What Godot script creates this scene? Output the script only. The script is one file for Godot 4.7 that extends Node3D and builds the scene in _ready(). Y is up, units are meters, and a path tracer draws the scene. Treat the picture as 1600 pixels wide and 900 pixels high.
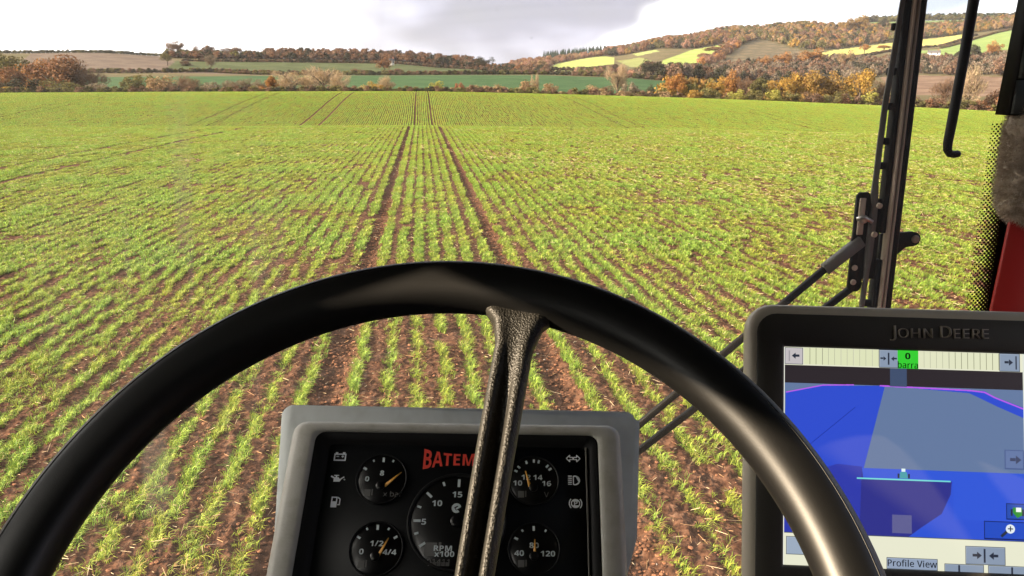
extends Node3D
# A ploughland and young corn valley in autumn seen from the driver's seat of a field sprayer.
# x right, y up, -z the driving direction, metres. The driver's eye is at (0, 2.58, 0).

const EYE := Vector3(0, 2.58, 0)
const MID := 0.143            # x of the middle between the two wheelings
const BOUT := 24.5            # distance between tramlines
var rng := RandomNumberGenerator.new()
var taken := {}
var mats := {}
var clod := FastNoiseLite.new()
var wave := FastNoiseLite.new()
var patchy := FastNoiseLite.new()

# ---------------------------------------------------------------- helpers
func lin(r: float, g: float, b: float, a := 1.0) -> Color:
	var c := Color(r, g, b).linear_to_srgb()
	c.a = a
	return c

func mat(called: String, c: Color, rough := 0.8, metal := 0.0, spec := 0.5) -> StandardMaterial3D:
	if mats.has(called):
		return mats[called]
	var m := StandardMaterial3D.new()
	m.resource_name = called
	m.albedo_color = c
	m.roughness = rough
	m.metallic = metal
	m.metallic_specular = spec
	mats[called] = m
	return m

func numbered(called: String) -> String:
	var n: int = taken.get(called, 0)
	taken[called] = n + 1
	return called if n == 0 else "%s_%03d" % [called, n]

func tag(o: Node3D, label: String, category: String, group := "", kind := "") -> Node3D:
	if label: o.set_meta("label", label)
	if category: o.set_meta("category", category)
	if group: o.set_meta("group", group)
	if kind: o.set_meta("kind", kind)
	return o

func base(called: String, label: String, category: String, at := Transform3D(), group := "") -> Node3D:
	var o := Node3D.new()
	o.name = numbered(called)
	add_child(o)
	o.transform = at
	return tag(o, label, category, group)

func obj(called: String, mesh: Mesh, m: Material, parent: Node3D = null) -> MeshInstance3D:
	var o := MeshInstance3D.new()
	o.mesh = mesh
	if m: o.material_override = m
	if parent == null:
		o.name = numbered(called)
		add_child(o)
	else:
		o.name = called
		parent.add_child(o, true)
	return o

func start(smooth := true) -> SurfaceTool:
	var st := SurfaceTool.new()
	st.begin(Mesh.PRIMITIVE_TRIANGLES)
	st.set_smooth_group(0 if smooth else -1)
	return st

# commit with normals that point outwards (by the signed volume)
func done(st: SurfaceTool) -> ArrayMesh:
	st.index()
	var a := st.commit_to_arrays()
	var v: PackedVector3Array = a[Mesh.ARRAY_VERTEX]
	var ix: PackedInt32Array = a[Mesh.ARRAY_INDEX]
	var c := Vector3.ZERO
	for p in v: c += p
	c /= maxf(1, v.size())
	var vol := 0.0
	for k in range(0, ix.size(), 3):
		vol += (v[ix[k]] - c).dot((v[ix[k + 1]] - c).cross(v[ix[k + 2]] - c))
	if vol > 0:
		for k in range(0, ix.size(), 3):
			var t := ix[k]; ix[k] = ix[k + 1]; ix[k + 1] = t
		a[Mesh.ARRAY_INDEX] = ix
	var s2 := SurfaceTool.new()
	s2.create_from_arrays(a)
	s2.generate_normals()
	return s2.commit()

func tri(st: SurfaceTool, a: Vector3, b: Vector3, c: Vector3) -> void:
	st.add_vertex(a); st.add_vertex(b); st.add_vertex(c)

func quad(st: SurfaceTool, a: Vector3, b: Vector3, c: Vector3, d: Vector3) -> void:
	tri(st, a, b, c); tri(st, a, c, d)

# rings of equal length joined into a skin
func loft(st: SurfaceTool, rings: Array, around := true, capped := true) -> void:
	for i in rings.size() - 1:
		var p: PackedVector3Array = rings[i]
		var q: PackedVector3Array = rings[i + 1]
		var n := p.size()
		for k in (n if around else n - 1):
			var l := (k + 1) % n
			quad(st, p[k], p[l], q[l], q[k])
	if capped:
		for e in [[0, 1], [rings.size() - 1, -1]]:
			var r: PackedVector3Array = rings[e[0]]
			var c := Vector3.ZERO
			for p in r: c += p
			c /= r.size()
			for k in r.size():
				var l := (k + 1) % r.size()
				if e[1] > 0: tri(st, c, r[l], r[k])
				else: tri(st, c, r[k], r[l])

func box(st: SurfaceTool, lo: Vector3, hi: Vector3, bev := 0.0) -> void:
	var rings := []
	var hx := (hi.x - lo.x) / 2; var hy := (hi.y - lo.y) / 2
	var c := (lo + hi) / 2
	bev = minf(bev, minf(minf(hx, hy), (hi.z - lo.z) / 2) * 0.9)
	var steps := [[lo.z, bev], [lo.z + bev, 0.0], [hi.z - bev, 0.0], [hi.z, bev]] if bev > 0 else [[lo.z, 0.0], [hi.z, 0.0]]
	for s in steps:
		var r := PackedVector3Array()
		var b: float = s[1]
		for q in outline(hx - b, hy - b, maxf(bev, 0.0), 2 if bev > 0 else 0):
			r.append(Vector3(c.x + q.x, c.y + q.y, s[0]))
		rings.append(r)
	loft(st, rings)

func outline(hx: float, hy: float, rad: float, seg: int) -> PackedVector2Array:
	var r := PackedVector2Array()
	if seg == 0 or rad <= 0:
		return PackedVector2Array([Vector2(-hx, -hy), Vector2(hx, -hy), Vector2(hx, hy), Vector2(-hx, hy)])
	for k in 4:
		var cx: float = (hx - rad) * [1, -1, -1, 1][k]
		var cy: float = (hy - rad) * [1, 1, -1, -1][k]
		for j in seg + 1:
			var t := PI / 2 * (k + float(j) / seg)
			r.append(Vector2(cx + cos(t) * rad, cy + sin(t) * rad))
	return r

func prism(st: SurfaceTool, poly: PackedVector2Array, z0: float, z1: float) -> void:
	var ix := Geometry2D.triangulate_polygon(poly)
	var ccw := not Geometry2D.is_polygon_clockwise(poly)
	for k in range(0, ix.size(), 3):
		var a := poly[ix[k]]; var b := poly[ix[k + 1]]; var c := poly[ix[k + 2]]
		if (b - a).cross(c - a) < 0:
			var t := b; b = c; c = t
		tri(st, Vector3(a.x, a.y, z1), Vector3(c.x, c.y, z1), Vector3(b.x, b.y, z1))
		tri(st, Vector3(a.x, a.y, z0), Vector3(b.x, b.y, z0), Vector3(c.x, c.y, z0))
	for k in poly.size():
		var a := poly[k]; var b := poly[(k + 1) % poly.size()]
		if not ccw:
			var t := a; a = b; b = t
		quad(st, Vector3(a.x, a.y, z0), Vector3(a.x, a.y, z1), Vector3(b.x, b.y, z1), Vector3(b.x, b.y, z0))

func tube(st: SurfaceTool, path: Array, radii: Array, n := 10) -> void:
	var rings := []
	var side := Vector3.ZERO
	for i in path.size():
		var a: Vector3 = path[maxi(i - 1, 0)]
		var b: Vector3 = path[mini(i + 1, path.size() - 1)]
		var d := (b - a).normalized()
		if side == Vector3.ZERO:
			side = d.cross(Vector3.UP if absf(d.y) < 0.9 else Vector3.RIGHT).normalized()
		side = (side - d * side.dot(d)).normalized()
		var up := d.cross(side)
		var r := PackedVector3Array()
		for k in n:
			var t := TAU * k / n
			r.append(Vector3(path[i]) + (side * cos(t) + up * sin(t)) * float(radii[mini(i, radii.size() - 1)]))
		rings.append(r)
	loft(st, rings)

func bar2(a: Vector2, b: Vector2, w: float) -> PackedVector2Array:
	var d := (b - a).normalized().orthogonal() * w / 2
	return PackedVector2Array([a + d, a - d, b - d, b + d])

func disc2(c: Vector2, r: float, n := 24, squash := 1.0) -> PackedVector2Array:
	var p := PackedVector2Array()
	for k in n: p.append(c + Vector2(cos(TAU * k / n) * r, sin(TAU * k / n) * r * squash))
	return p

func arc2(c: Vector2, r: float, w: float, t0: float, t1: float, n := 12) -> PackedVector2Array:
	var p := PackedVector2Array()
	for k in n + 1:
		var t := lerpf(t0, t1, float(k) / n)
		p.append(c + Vector2(cos(t), sin(t)) * (r + w / 2))
	for k in n + 1:
		var t := lerpf(t1, t0, float(k) / n)
		p.append(c + Vector2(cos(t), sin(t)) * (r - w / 2))
	return p

# lettering of cap height h, centred on its middle, depth d
func words(text: String, h: float, d := 0.0004, widen := 1.0, bold := true) -> ArrayMesh:
	var f := SystemFont.new()
	f.font_names = PackedStringArray(["Droid Sans"])
	f.font_weight = 700 if bold else 400
	var t := TextMesh.new()
	t.font = f
	t.text = text
	t.font_size = 64
	t.pixel_size = h / 64.0 / 0.714
	t.depth = d
	t.curve_step = 2.0
	var st := SurfaceTool.new()
	st.begin(Mesh.PRIMITIVE_TRIANGLES)
	var src := ArrayMesh.new()
	src.add_surface_from_arrays(Mesh.PRIMITIVE_TRIANGLES, t.get_mesh_arrays())
	st.append_from(src, 0, Transform3D(Basis.from_scale(Vector3(widen, 1, 1)), Vector3.ZERO))
	return st.commit()

func put_words(st: SurfaceTool, text: String, at: Vector2, h: float, z: float, widen := 1.0, bold := true, turn := 0.0) -> void:
	st.append_from(words(text, h, 0.0004, widen, bold), 0, Transform3D(Basis(Vector3.BACK, turn), Vector3(at.x, at.y, z)))

func noise_tex(freq: float, cellular := false, as_normal := 0.0, size := 512, seed_ := 1, ramp: Array = [], octaves := 4) -> NoiseTexture2D:
	var n := FastNoiseLite.new()
	n.noise_type = FastNoiseLite.TYPE_CELLULAR if cellular else FastNoiseLite.TYPE_SIMPLEX_SMOOTH
	n.frequency = freq
	n.seed = seed_
	n.fractal_octaves = octaves
	var t := NoiseTexture2D.new()
	t.width = size; t.height = size
	t.seamless = true
	t.noise = n
	if as_normal > 0:
		t.as_normal_map = true
		t.bump_strength = as_normal
	elif ramp.size():
		var g := Gradient.new()
		var off := PackedFloat32Array(); var col := PackedColorArray()
		for e in ramp:
			off.append(e[0]); col.append(lin(e[1], e[2], e[3]))
		g.offsets = off; g.colors = col
		t.color_ramp = g
	return t

func tri_mat(m: StandardMaterial3D, metres: float, world := true) -> StandardMaterial3D:
	m.uv1_triplanar = true
	m.uv1_world_triplanar = world
	m.uv1_scale = Vector3.ONE / metres
	return m

# ---------------------------------------------------------------- the lie of the land
const KD := [0., 49., 58., 66., 75., 82., 90., 100., 110., 120., 128., 135., 140., 144., 150., 160., 180., 220., 300.]
const KH := [0., 0., -.13, -.75, -1.5, -1.85, -1.72, -1.15, -.45, .3, .8, 1.22, 1.45, 1.57, 1.62, 1.35, 0., -4., -8.]
const FD := [200., 260., 400., 470., 600., 690., 850., 1000., 1200., 1450., 1700., 2400.]
const FA := [-33.94, -25.32, -20.28, -15.33, -10.01, -2.47, 2.75, 5.83, 7.59, 12.85, 17.15, 21.33, 25.35, 29.19, 32.82, 37.86, 46.48]
const FH := [   # heights of the far land: one row per direction in FA, one column per distance in FD
	[.8, .9, 5., 8.1, 17.1, 22.4, 24.1, 25., 27.5, 31., 35., 45.6],
	[.6, .7, 5.3, 8.7, 18.7, 25.1, 26.5, 27.6, 30.4, 34.3, 38.7, 50.6],
	[.5, .9, 6.2, 9.3, 19.5, 26.6, 27.7, 28.9, 31.7, 35.9, 40.5, 53.],
	[.4, 1., 6.6, 9.9, 18.6, 24.3, 25.8, 27.8, 32.1, 37.2, 42., 54.9],
	[.3, 1.2, 7., 9.5, 18.7, 24., 25.3, 27.9, 32.2, 37.3, 42.1, 56.6],
	[.3, 1.3, 7.3, 9.3, 18.2, 23.6, 24.8, 27.2, 31.3, 37.3, 43.2, 58.2],
	[.3, 1.3, 7.5, 9.1, 14.9, 19.2, 21.9, 25.3, 29.8, 36.5, 42.4, 58.8],
	[.3, 1.3, 7.5, 9.1, 13.1, 15.7, 20., 24.6, 30.3, 36.6, 42.5, 58.9],
	[.3, 1.1, 7.5, 9.1, 12.7, 15.2, 20., 26., 36., 48.4, 48.7, 58.9],
	[0., .9, 6.6, 8.3, 11.7, 15.1, 22.4, 31.8, 44.6, 56.6, 55.9, 58.5],
	[-.4, .4, 4.8, 6.9, 10.3, 14., 25.3, 38.7, 57.1, 74.7, 76.2, 57.9],
	[-.8, -.3, 2.7, 4.8, 8.9, 13.8, 26.7, 42.3, 64.7, 89.9, 93., 57.],
	[-1.3, -.8, 1.3, 3.1, 7.5, 13., 25., 38., 63.4, 95., 96.9, 55.8],
	[-1.6, -1.1, .5, 2.1, 6.5, 12.3, 24.4, 37.8, 58.6, 87.9, 117.4, 108.2],
	[-1.9, -1.5, -.5, 2.1, 8.4, 14.8, 26.1, 38.8, 57.1, 83.6, 117.5, 121.],
	[-2.2, -2., -1.4, 2.1, 8.9, 15.9, 27.6, 42.1, 65., 85.2, 114.2, 115.4],
	[-1.7, -1.5, -1., 2.2, 8.2, 14.6, 25., 38., 58.6, 76.8, 102.8, 103.8]]

func cubic(x: float, X: Array, Y: Array) -> float:
	var last := X.size() - 1
	x = clampf(x, X[0], X[last])
	var i := clampi(X.bsearch(x, false) - 1, 0, last - 1)
	var x0: float = X[i]; var x1: float = X[i + 1]
	var h := x1 - x0
	var t := (x - x0) / h
	var y0: float = Y[i]; var y1: float = Y[i + 1]
	var s := (y1 - y0) / h
	var m0 := s
	var m1 := s
	if i > 0: m0 = lerpf((y0 - float(Y[i - 1])) / (x0 - float(X[i - 1])), s, 0.5)
	if i < last - 1: m1 = lerpf(s, (float(Y[i + 2]) - y1) / (float(X[i + 2]) - x1), 0.5)
	var t2 := t * t; var t3 := t2 * t
	return (2 * t3 - 3 * t2 + 1) * y0 + (t3 - 2 * t2 + t) * h * m0 + (3 * t2 - 2 * t3) * y1 + (t3 - t2) * h * m1

func far_land(az: float, r: float) -> float:
	az = clampf(az, FA[0], FA[16])
	var i := clampi(FA.bsearch(az, false) - 1, 0, 15)
	var t: float = (az - FA[i]) / (FA[i + 1] - FA[i])
	t = t * t * (3 - 2 * t)
	return lerpf(cubic(r, FD, FH[i]), cubic(r, FD, FH[i + 1]), t)

# the smooth land, without clods
func land(x: float, z: float) -> float:
	var h := 0.0
	var r := sqrt(x * x + z * z)
	var side := clampf((r - 6) / 30, 0, 1)
	if z > -240:
		h = cubic(-z, KD, KH) + (-.017 * x - .00016 * x * x if x > 0 else -.00004 * x * x) * side * (1.0 if z < 0 else clampf(1 - z / 60, 0, 1))
		if z > -165: return h
	var w := smoothstep(165, 240, -z)
	return lerpf(h, far_land(rad_to_deg(atan2(x, -z)), maxf(r, 200)), w)

func furrow(x: float) -> float:     # how far x is from the nearest wheeling, in metres
	var k := roundf((x - MID) / BOUT)
	return absf(absf(x - MID - k * BOUT) - 1.0)

# with clods, drill rows and wheel ruts
func soil(x: float, z: float) -> float:
	var h := land(x, z)
	var r := sqrt(x * x + z * z)
	if z < -158: return h
	var fade := clampf(1.3 - r / 30, 0.0, 1.0)
	if fade > 0:
		h += fade * (clod.get_noise_2d(x, z) * .030 + absf(clod.get_noise_2d(x * 2.7 + 50, z * 2.7)) * .022 + wave.get_noise_2d(x, z) * .02)
		h -= fade * .008 * cos((x - MID) * TAU / .25)
	var f := furrow(x)
	if f < .23: h -= smoothstep(.22, .06, f) * (.05 + .018 * signf(sin(z * 21 + signf(x - MID) * 2)) * fade)
	return h

func ground_point(x: float, z: float) -> Vector3:
	return Vector3(x, land(x, z), z)

func polar(az: float, r: float) -> Vector3:
	var a := deg_to_rad(az)
	var x := sin(a) * r; var z := -cos(a) * r
	return Vector3(x, land(x, z), z)

func dir_of(az: float) -> Vector2: return Vector2(sin(deg_to_rad(az)), -cos(deg_to_rad(az)))

# ---------------------------------------------------------------- camera, sky, sun
func set_the_stage() -> void:
	var cam := Camera3D.new()
	cam.name = "camera"
	add_child(cam)
	cam.position = EYE
	cam.rotation_degrees = Vector3(-14.1, -6.27, 0)
	cam.fov = 39.43
	cam.near = 0.05
	cam.far = 6000
	cam.current = true
	var sun := DirectionalLight3D.new()
	sun.name = "sun"
	add_child(sun)
	sun.rotation_degrees = Vector3(-21, -(180 + SUN_AZ), 0)
	sun.light_energy = 1.6
	sun.light_color = Color(1.0, 0.90, 0.76)
	sun.light_angular_distance = 0.5
	sun.shadow_enabled = true
	sun.directional_shadow_max_distance = 300
	var e := Environment.new()
	e.background_mode = Environment.BG_SKY
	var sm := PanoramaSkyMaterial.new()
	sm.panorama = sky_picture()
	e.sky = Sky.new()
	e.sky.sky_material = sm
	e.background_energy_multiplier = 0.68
	e.tonemap_mode = Environment.TONE_MAPPER_LINEAR
	e.tonemap_exposure = 3.1
	e.fog_enabled = true
	e.fog_density = 0.00005
	e.fog_light_color = Color(0.9, 0.9, 0.92)
	e.sdfgi_enabled = true
	e.ssao_enabled = true
	e.ssil_enabled = true
	var we := WorldEnvironment.new()
	we.name = "environment"
	we.environment = e
	add_child(we)

const SUN_AZ := -99.0     # degrees right of the driving direction

func sky_picture() -> ImageTexture:
	var w := 1024; var h := 512
	var im := Image.create(w, h, false, Image.FORMAT_RGBF)
	var n := FastNoiseLite.new()
	n.noise_type = FastNoiseLite.TYPE_SIMPLEX_SMOOTH
	n.frequency = 1.0
	n.fractal_octaves = 5
	n.seed = 4
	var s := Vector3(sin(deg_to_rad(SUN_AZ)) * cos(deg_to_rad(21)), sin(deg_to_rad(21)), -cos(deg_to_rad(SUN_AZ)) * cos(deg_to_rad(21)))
	for j in h:
		var el := 90.0 - (j + .5) / h * 180.0
		if el < -1:
			for i in w: im.set_pixel(i, j, Color(.3, .29, .25))
			continue
		for i in w:
			var az := (i + .5) / w * 360.0
			if az > 180: az -= 360
			var a := deg_to_rad(az); var b := deg_to_rad(el)
			var d := Vector3(sin(a) * cos(b), sin(b), -cos(a) * cos(b))
			var q := Vector3(d.x, 0, d.z) / (absf(d.y) + .16)      # a flat cloud layer overhead
			var f := n.get_noise_3d(q.x * .55, 3.0, q.z * .55)
			var g := n.get_noise_3d(d.x * 5 + 9, d.y * 12, d.z * 5)
			# broken cloud: dull grey bases and bright edges, blue between
			var thick := clampf(.5 + f * 1.1 + g * .25, 0, 1)
			var c := Color(.26, .34, .52).lerp(Color(.50, .50, .53), smoothstep(.25, .5, thick)).lerp(Color(.34, .34, .38), smoothstep(.55, .9, thick))
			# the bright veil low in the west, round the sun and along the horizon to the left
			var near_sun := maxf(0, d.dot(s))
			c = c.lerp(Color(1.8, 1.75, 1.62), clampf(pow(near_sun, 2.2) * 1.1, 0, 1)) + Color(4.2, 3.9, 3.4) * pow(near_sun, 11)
			# white haze low over the left half of the sky
			c = c.lerp(Color(1.15, 1.13, 1.08), smoothstep(6, -14, az) * smoothstep(-170, -120, az) * (1 - smoothstep(7, 12, el)))
			# the grey shower cloud ahead
			var edge := 11.6 + (el - 3.0) * 2.4 + g * 5
			var grey := smoothstep(-20, 9, az + g * 9) * (1 - smoothstep(edge - 1.0, edge + 1.6, az)) * (1 - smoothstep(14, 26, el))
			c = c.lerp(Color(.275, .275, .325) * (1.0 + g * .7 + n.get_noise_3d(d.x * 11, d.y * 30, d.z * 11) * .7) + Color(.10, .10, .09) * (1 - smoothstep(0, 4, el)), grey)
			# sunlit cumulus to the right of it
			var right := smoothstep(edge - .5, edge + 2.0, az) * (1 - smoothstep(60, 90, az)) * (1 - smoothstep(5.5, 12, el))
			c = c.lerp(Color(.98, .97, .98).lerp(Color(.37, .42, .50), smoothstep(-.12, .22, g + (el - 4.5) * .08)), right * .95)
			im.set_pixel(i, j, c)
	return ImageTexture.create_from_image(im)

# ---------------------------------------------------------------- ground
const FIELDS := {   # corner points as direction and distance
	"pasture": [-15.6, 610, -15.3, 600, -10., 594, -4.2, 598, 1.9, 590, 7.6, 560, 9.4, 434, -2.5, 410, -10., 430, -13.6, 468, -16.2, 510],
	"ploughed_slope": [-24.6, 480, -23.6, 676, -16.1, 676, -15.66, 580, -16.2, 510, -13.6, 468, -10., 488, -10., 430, -16.3, 454, -20.3, 470],
	"bright_meadow": [8.2, 690, 9.3, 1030, 11.1, 1128, 12.6, 1170, 13.3, 1104, 13.2, 904, 11.75, 840, 10.7, 664],
	"sloping_meadow": [16.1, 740, 16.5, 890, 18.35, 1074, 21., 1124, 20.8, 1048, 20., 906, 18.6, 778, 17.6, 728],
	"scrub_meadow": [13.35, 992, 15., 1002, 15.9, 876, 15.86, 778, 14.4, 792],
	"fallow_field": [20.1, 790, 21.6, 1076, 22.6, 1200, 25.45, 1038, 24.9, 874, 23.3, 812],
	"yellow_field": [25.5, 934, 27.2, 1046, 30.85, 1200, 31.9, 1262, 33.3, 1300, 35., 1400, 35., 1280, 33.4, 1090, 31.9, 1064, 30.2, 1004, 28., 906, 26.1, 860],
	"hill_pasture": [32.4, 860, 31.8, 1000, 33.4, 1042, 35.7, 1214, 37.5, 1488, 42., 1688, 42.2, 1020, 36.4, 950, 34.4, 860],
	"hilltop_pasture": [28.5, 1500, 28.9, 1740, 34.4, 1740, 34.3, 1556, 30.7, 1560],
	"high_meadow": [14.5, 1146, 16., 1134, 16.24, 1090, 14.8, 1050],
	"ploughed_flat": [30.2, 626, 32.5, 618, 38., 580, 44., 560, 44., 400, 31.2, 374]}

func build_ground() -> void:
	var col := {
		"crop_field": null,
		"valley_field": [[.034, .068, .026], [.048, .088, .034]],  # cloud shade over the valley is put into this darker green
		"rough_ground": [[.085, .075, .036], [.12, .095, .05]],
		"pasture": [[.052, .064, .026], [.074, .086, .037]],  # tone lowered to hold the cloud shade on this land
		"ploughed_slope": [[.095, .070, .053], [.13, .098, .074]],  # cloud shade lies in this brown too, as a darker colour
		"bright_meadow": [[.23, .27, .075], [.29, .32, .10]],
		"sloping_meadow": [[.20, .255, .065], [.26, .31, .09]],
		"scrub_meadow": [[.16, .18, .06], [.2, .21, .08]],
		"fallow_field": [[.075, .066, .04], [.15, .115, .07]],
		"yellow_field": [[.30, .30, .09], [.36, .34, .11]],
		"hill_pasture": [[.14, .20, .06], [.19, .245, .08]],
		"hilltop_pasture": [[.10, .14, .05], [.13, .17, .07]],
		"high_meadow": [[.2, .25, .08], [.25, .3, .1]],
		"ploughed_flat": [[.11, .07, .048], [.19, .13, .09]]}
	var polys := {}
	for k in FIELDS:
		var p := PackedVector2Array()
		var f: Array = FIELDS[k]
		for i in range(0, f.size(), 2): p.append(Vector2(f[i], f[i + 1]))
		polys[k] = p
	var regions := {}
	for k in col: regions[k] = [PackedVector3Array(), PackedVector3Array(), PackedInt32Array()]
	for band in 2:
		var azs := PackedFloat32Array()
		var step: float = [.25, .125][band]
		var a := -180.0
		while a < -50: azs.append(a); a += 5
		a = -50.0
		while a < 50: azs.append(a); a += step
		a = 50.0
		while a <= 180.1: azs.append(a); a += 5
		var rs := PackedFloat32Array()
		var r: float = [.9, 250.][band]
		if band == 0: rs.append(.02)
		while r < [250., 2600.][band] * .995:
			rs.append(r)
			r *= [1.0138, 1.0125][band]
		rs.append([250., 2600.][band])
		var n := azs.size()
		var pos := PackedVector3Array(); pos.resize(n * rs.size())
		var nor := PackedVector3Array(); nor.resize(n * rs.size())
		for i in rs.size():
			for k in n:
				var d := dir_of(azs[k]) * rs[i]
				pos[i * n + k] = Vector3(d.x, soil(d.x, d.y) if band == 0 else land(d.x, d.y), d.y)
		for i in rs.size():
			for k in n:
				var e1 := pos[i * n + mini(k + 1, n - 1)] - pos[i * n + maxi(k - 1, 0)]
				var e2 := pos[mini(i + 1, rs.size() - 1) * n + k] - pos[maxi(i - 1, 0) * n + k]
				var c := e1.cross(e2)
				nor[i * n + k] = (c if c.y > 0 else -c).normalized()
		var local := {}
		for k in col:
			var m := PackedInt32Array(); m.resize(n * rs.size()); m.fill(-1)
			local[k] = m
		for i in rs.size() - 1:
			var rm := (rs[i] + rs[i + 1]) / 2
			for k in n - 1:
				var am := (azs[k] + azs[k + 1]) / 2
				var zm := cos(deg_to_rad(am)) * rm
				var id := "rough_ground"
				if zm < 156: id = "crop_field"
				elif rm > 240 and rm < 406 and am < 17.6 and am > -60: id = "valley_field"
				if rm > 372 and absf(am) < 50:
					for f in polys:
						if Geometry2D.is_point_in_polygon(Vector2(am, rm), polys[f]):
							id = f
							break
				var reg: Array = regions[id]
				var m: PackedInt32Array = local[id]
				var ids := [i * n + k, i * n + k + 1, (i + 1) * n + k + 1, (i + 1) * n + k]
				for q in 4:
					var v: int = ids[q]
					if m[v] < 0:
						m[v] = reg[0].size()
						reg[0].append(pos[v]); reg[1].append(nor[v])
					ids[q] = m[v]
				local[id] = m
				reg[2].append_array(PackedInt32Array([ids[0], ids[2], ids[1], ids[0], ids[3], ids[2]]))
	for k in col:
		var reg: Array = regions[k]
		if reg[0].size() == 0: continue
		var arr := []
		arr.resize(Mesh.ARRAY_MAX)
		arr[Mesh.ARRAY_VERTEX] = reg[0]; arr[Mesh.ARRAY_NORMAL] = reg[1]; arr[Mesh.ARRAY_INDEX] = reg[2]
		var am := ArrayMesh.new()
		am.add_surface_from_arrays(Mesh.PRIMITIVE_TRIANGLES, arr)
		var m := mat(k, Color.WHITE, 1.0, 0, .15)
		if k == "crop_field":
			m.albedo_texture = noise_tex(.012, false, 0, 1024, 5, [[0., .026, .012, .007], [.38, .055, .026, .015], [.6, .095, .047, .028], [.8, .13, .07, .043], [1., .24, .15, .10]], 6)
			tri_mat(m, 1.1)
			m.normal_enabled = true
			m.normal_texture = noise_tex(.03, true, 6.0, 512, 8, [], 3)
			m.normal_scale = 1.8
		else:
			var c: Array = col[k]
			var far := 40.0 if k.contains("field") or k.contains("plough") else 60.0
			m.albedo_texture = noise_tex(.008, false, 0, 256, 11, [[.25, c[0][0], c[0][1], c[0][2]], [.75, c[1][0], c[1][1], c[1][2]]], 5)
			tri_mat(m, far)
		var o := obj(k, am, m)
		var what: String = {"crop_field": "red-brown ploughland under the young crop, with two wheelings", "valley_field": "dark green strip of field in the valley", "rough_ground": "rough brown ground under woods and hedges", "pasture": "grey-green pasture below the left skyline", "ploughed_slope": "pale brown ploughed slope on the left", "bright_meadow": "bright yellow-green meadow above the valley notch", "sloping_meadow": "bright green slope with russet trees at its right end", "scrub_meadow": "small scrubby meadow between the two bright slopes", "fallow_field": "grey-brown fallow field between woods", "yellow_field": "yellow field left of the wiper blade on the hill", "hill_pasture": "green pasture high on the right", "hilltop_pasture": "dull green pasture on the hilltop", "high_meadow": "sliver of meadow under the right skyline wood", "ploughed_flat": "brown ploughed field behind the wiper blade"}[k]
		tag(o, what, "field", "", "structure")

# ---------------------------------------------------------------- the crop
func blade(v: PackedVector3Array, nn: PackedVector3Array, c: PackedColorArray, ix: PackedInt32Array, at: Vector3, turn: float, tall: float, lean: float, wide: float, tone: Color) -> void:
	var out := Vector3(cos(turn), 0, sin(turn))
	var side := Vector3(-sin(turn), 0, cos(turn)).rotated(Vector3.UP, .6) * wide / 2
	var p0 := at
	var p1 := at + Vector3.UP * tall * .62 + out * tall * lean * .3
	var p2 := at + Vector3.UP * tall * (.98 - lean * .35) + out * tall * lean
	if side.cross(p2 - p0).y > 0: side = -side
	var n0 := -side.cross(p1 - p0).normalized()
	var n1 := -side.cross(p2 - p1).normalized()
	var b := v.size()
	v.append_array(PackedVector3Array([p0 - side * .7, p0 + side * .7, p1 - side, p1 + side, p2]))
	nn.append_array(PackedVector3Array([n0, n0, (n0 + n1).normalized(), (n0 + n1).normalized(), n1]))
	var tip := tone.lerp(Color(tone.r * 1.25, tone.g * 1.08, tone.b), .6)
	c.append_array(PackedColorArray([tone * .9, tone * .9, tone, tone, tip]))
	ix.append_array(PackedInt32Array([b, b + 1, b + 3, b, b + 3, b + 2, b + 2, b + 3, b + 4]))

func drill_row(length: float, plants: int, blades: int, tall: float, wide: float, spread: float, seed_: int) -> ArrayMesh:
	var g := RandomNumberGenerator.new()
	g.seed = seed_
	var v := PackedVector3Array(); var nn := PackedVector3Array(); var c := PackedColorArray(); var ix := PackedInt32Array()
	for i in plants:
		var at := Vector3(g.randfn(0, spread), -.008, (i + g.randf()) / plants * length - length / 2)
		var vig := g.randf_range(.45, 1.2)
		var hue := g.randf_range(-.3, .3)
		var dim := g.randf_range(.55, 1.3)
		for k in blades:
			var t := clampf(g.randf() + hue, 0, 1)
			var tone := Color(.17, .285, .04).lerp(Color(.39, .46, .07), t)
			if g.randf() < .07: tone = Color(.46, .37, .17)
			blade(v, nn, c, ix, at + Vector3(g.randfn(0, .008), 0, g.randfn(0, .008)), g.randf() * TAU, tall * vig * g.randf_range(.55, 1.1), g.randf_range(.3, 1.25), wide * g.randf_range(.7, 1.2), tone * dim * g.randf_range(.7, 1.2))
	var arr := []
	arr.resize(Mesh.ARRAY_MAX)
	arr[Mesh.ARRAY_VERTEX] = v; arr[Mesh.ARRAY_NORMAL] = nn; arr[Mesh.ARRAY_COLOR] = c; arr[Mesh.ARRAY_INDEX] = ix
	var m := ArrayMesh.new()
	m.add_surface_from_arrays(Mesh.PRIMITIVE_TRIANGLES, arr)
	return m

func scatter(called: String, label: String, category: String, mesh: Mesh, m: Material, at: Array, tones := PackedColorArray()) -> void:
	var mm := MultiMesh.new()
	mm.transform_format = MultiMesh.TRANSFORM_3D
	mm.use_colors = tones.size() > 0
	mm.mesh = mesh
	mm.instance_count = at.size()
	for i in at.size():
		mm.set_instance_transform(i, at[i])
		if tones.size(): mm.set_instance_color(i, tones[i])
	var o := MultiMeshInstance3D.new()
	o.name = numbered(called)
	o.multimesh = mm
	o.material_override = m
	add_child(o)
	tag(o, label, category, "", "stuff")

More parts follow.
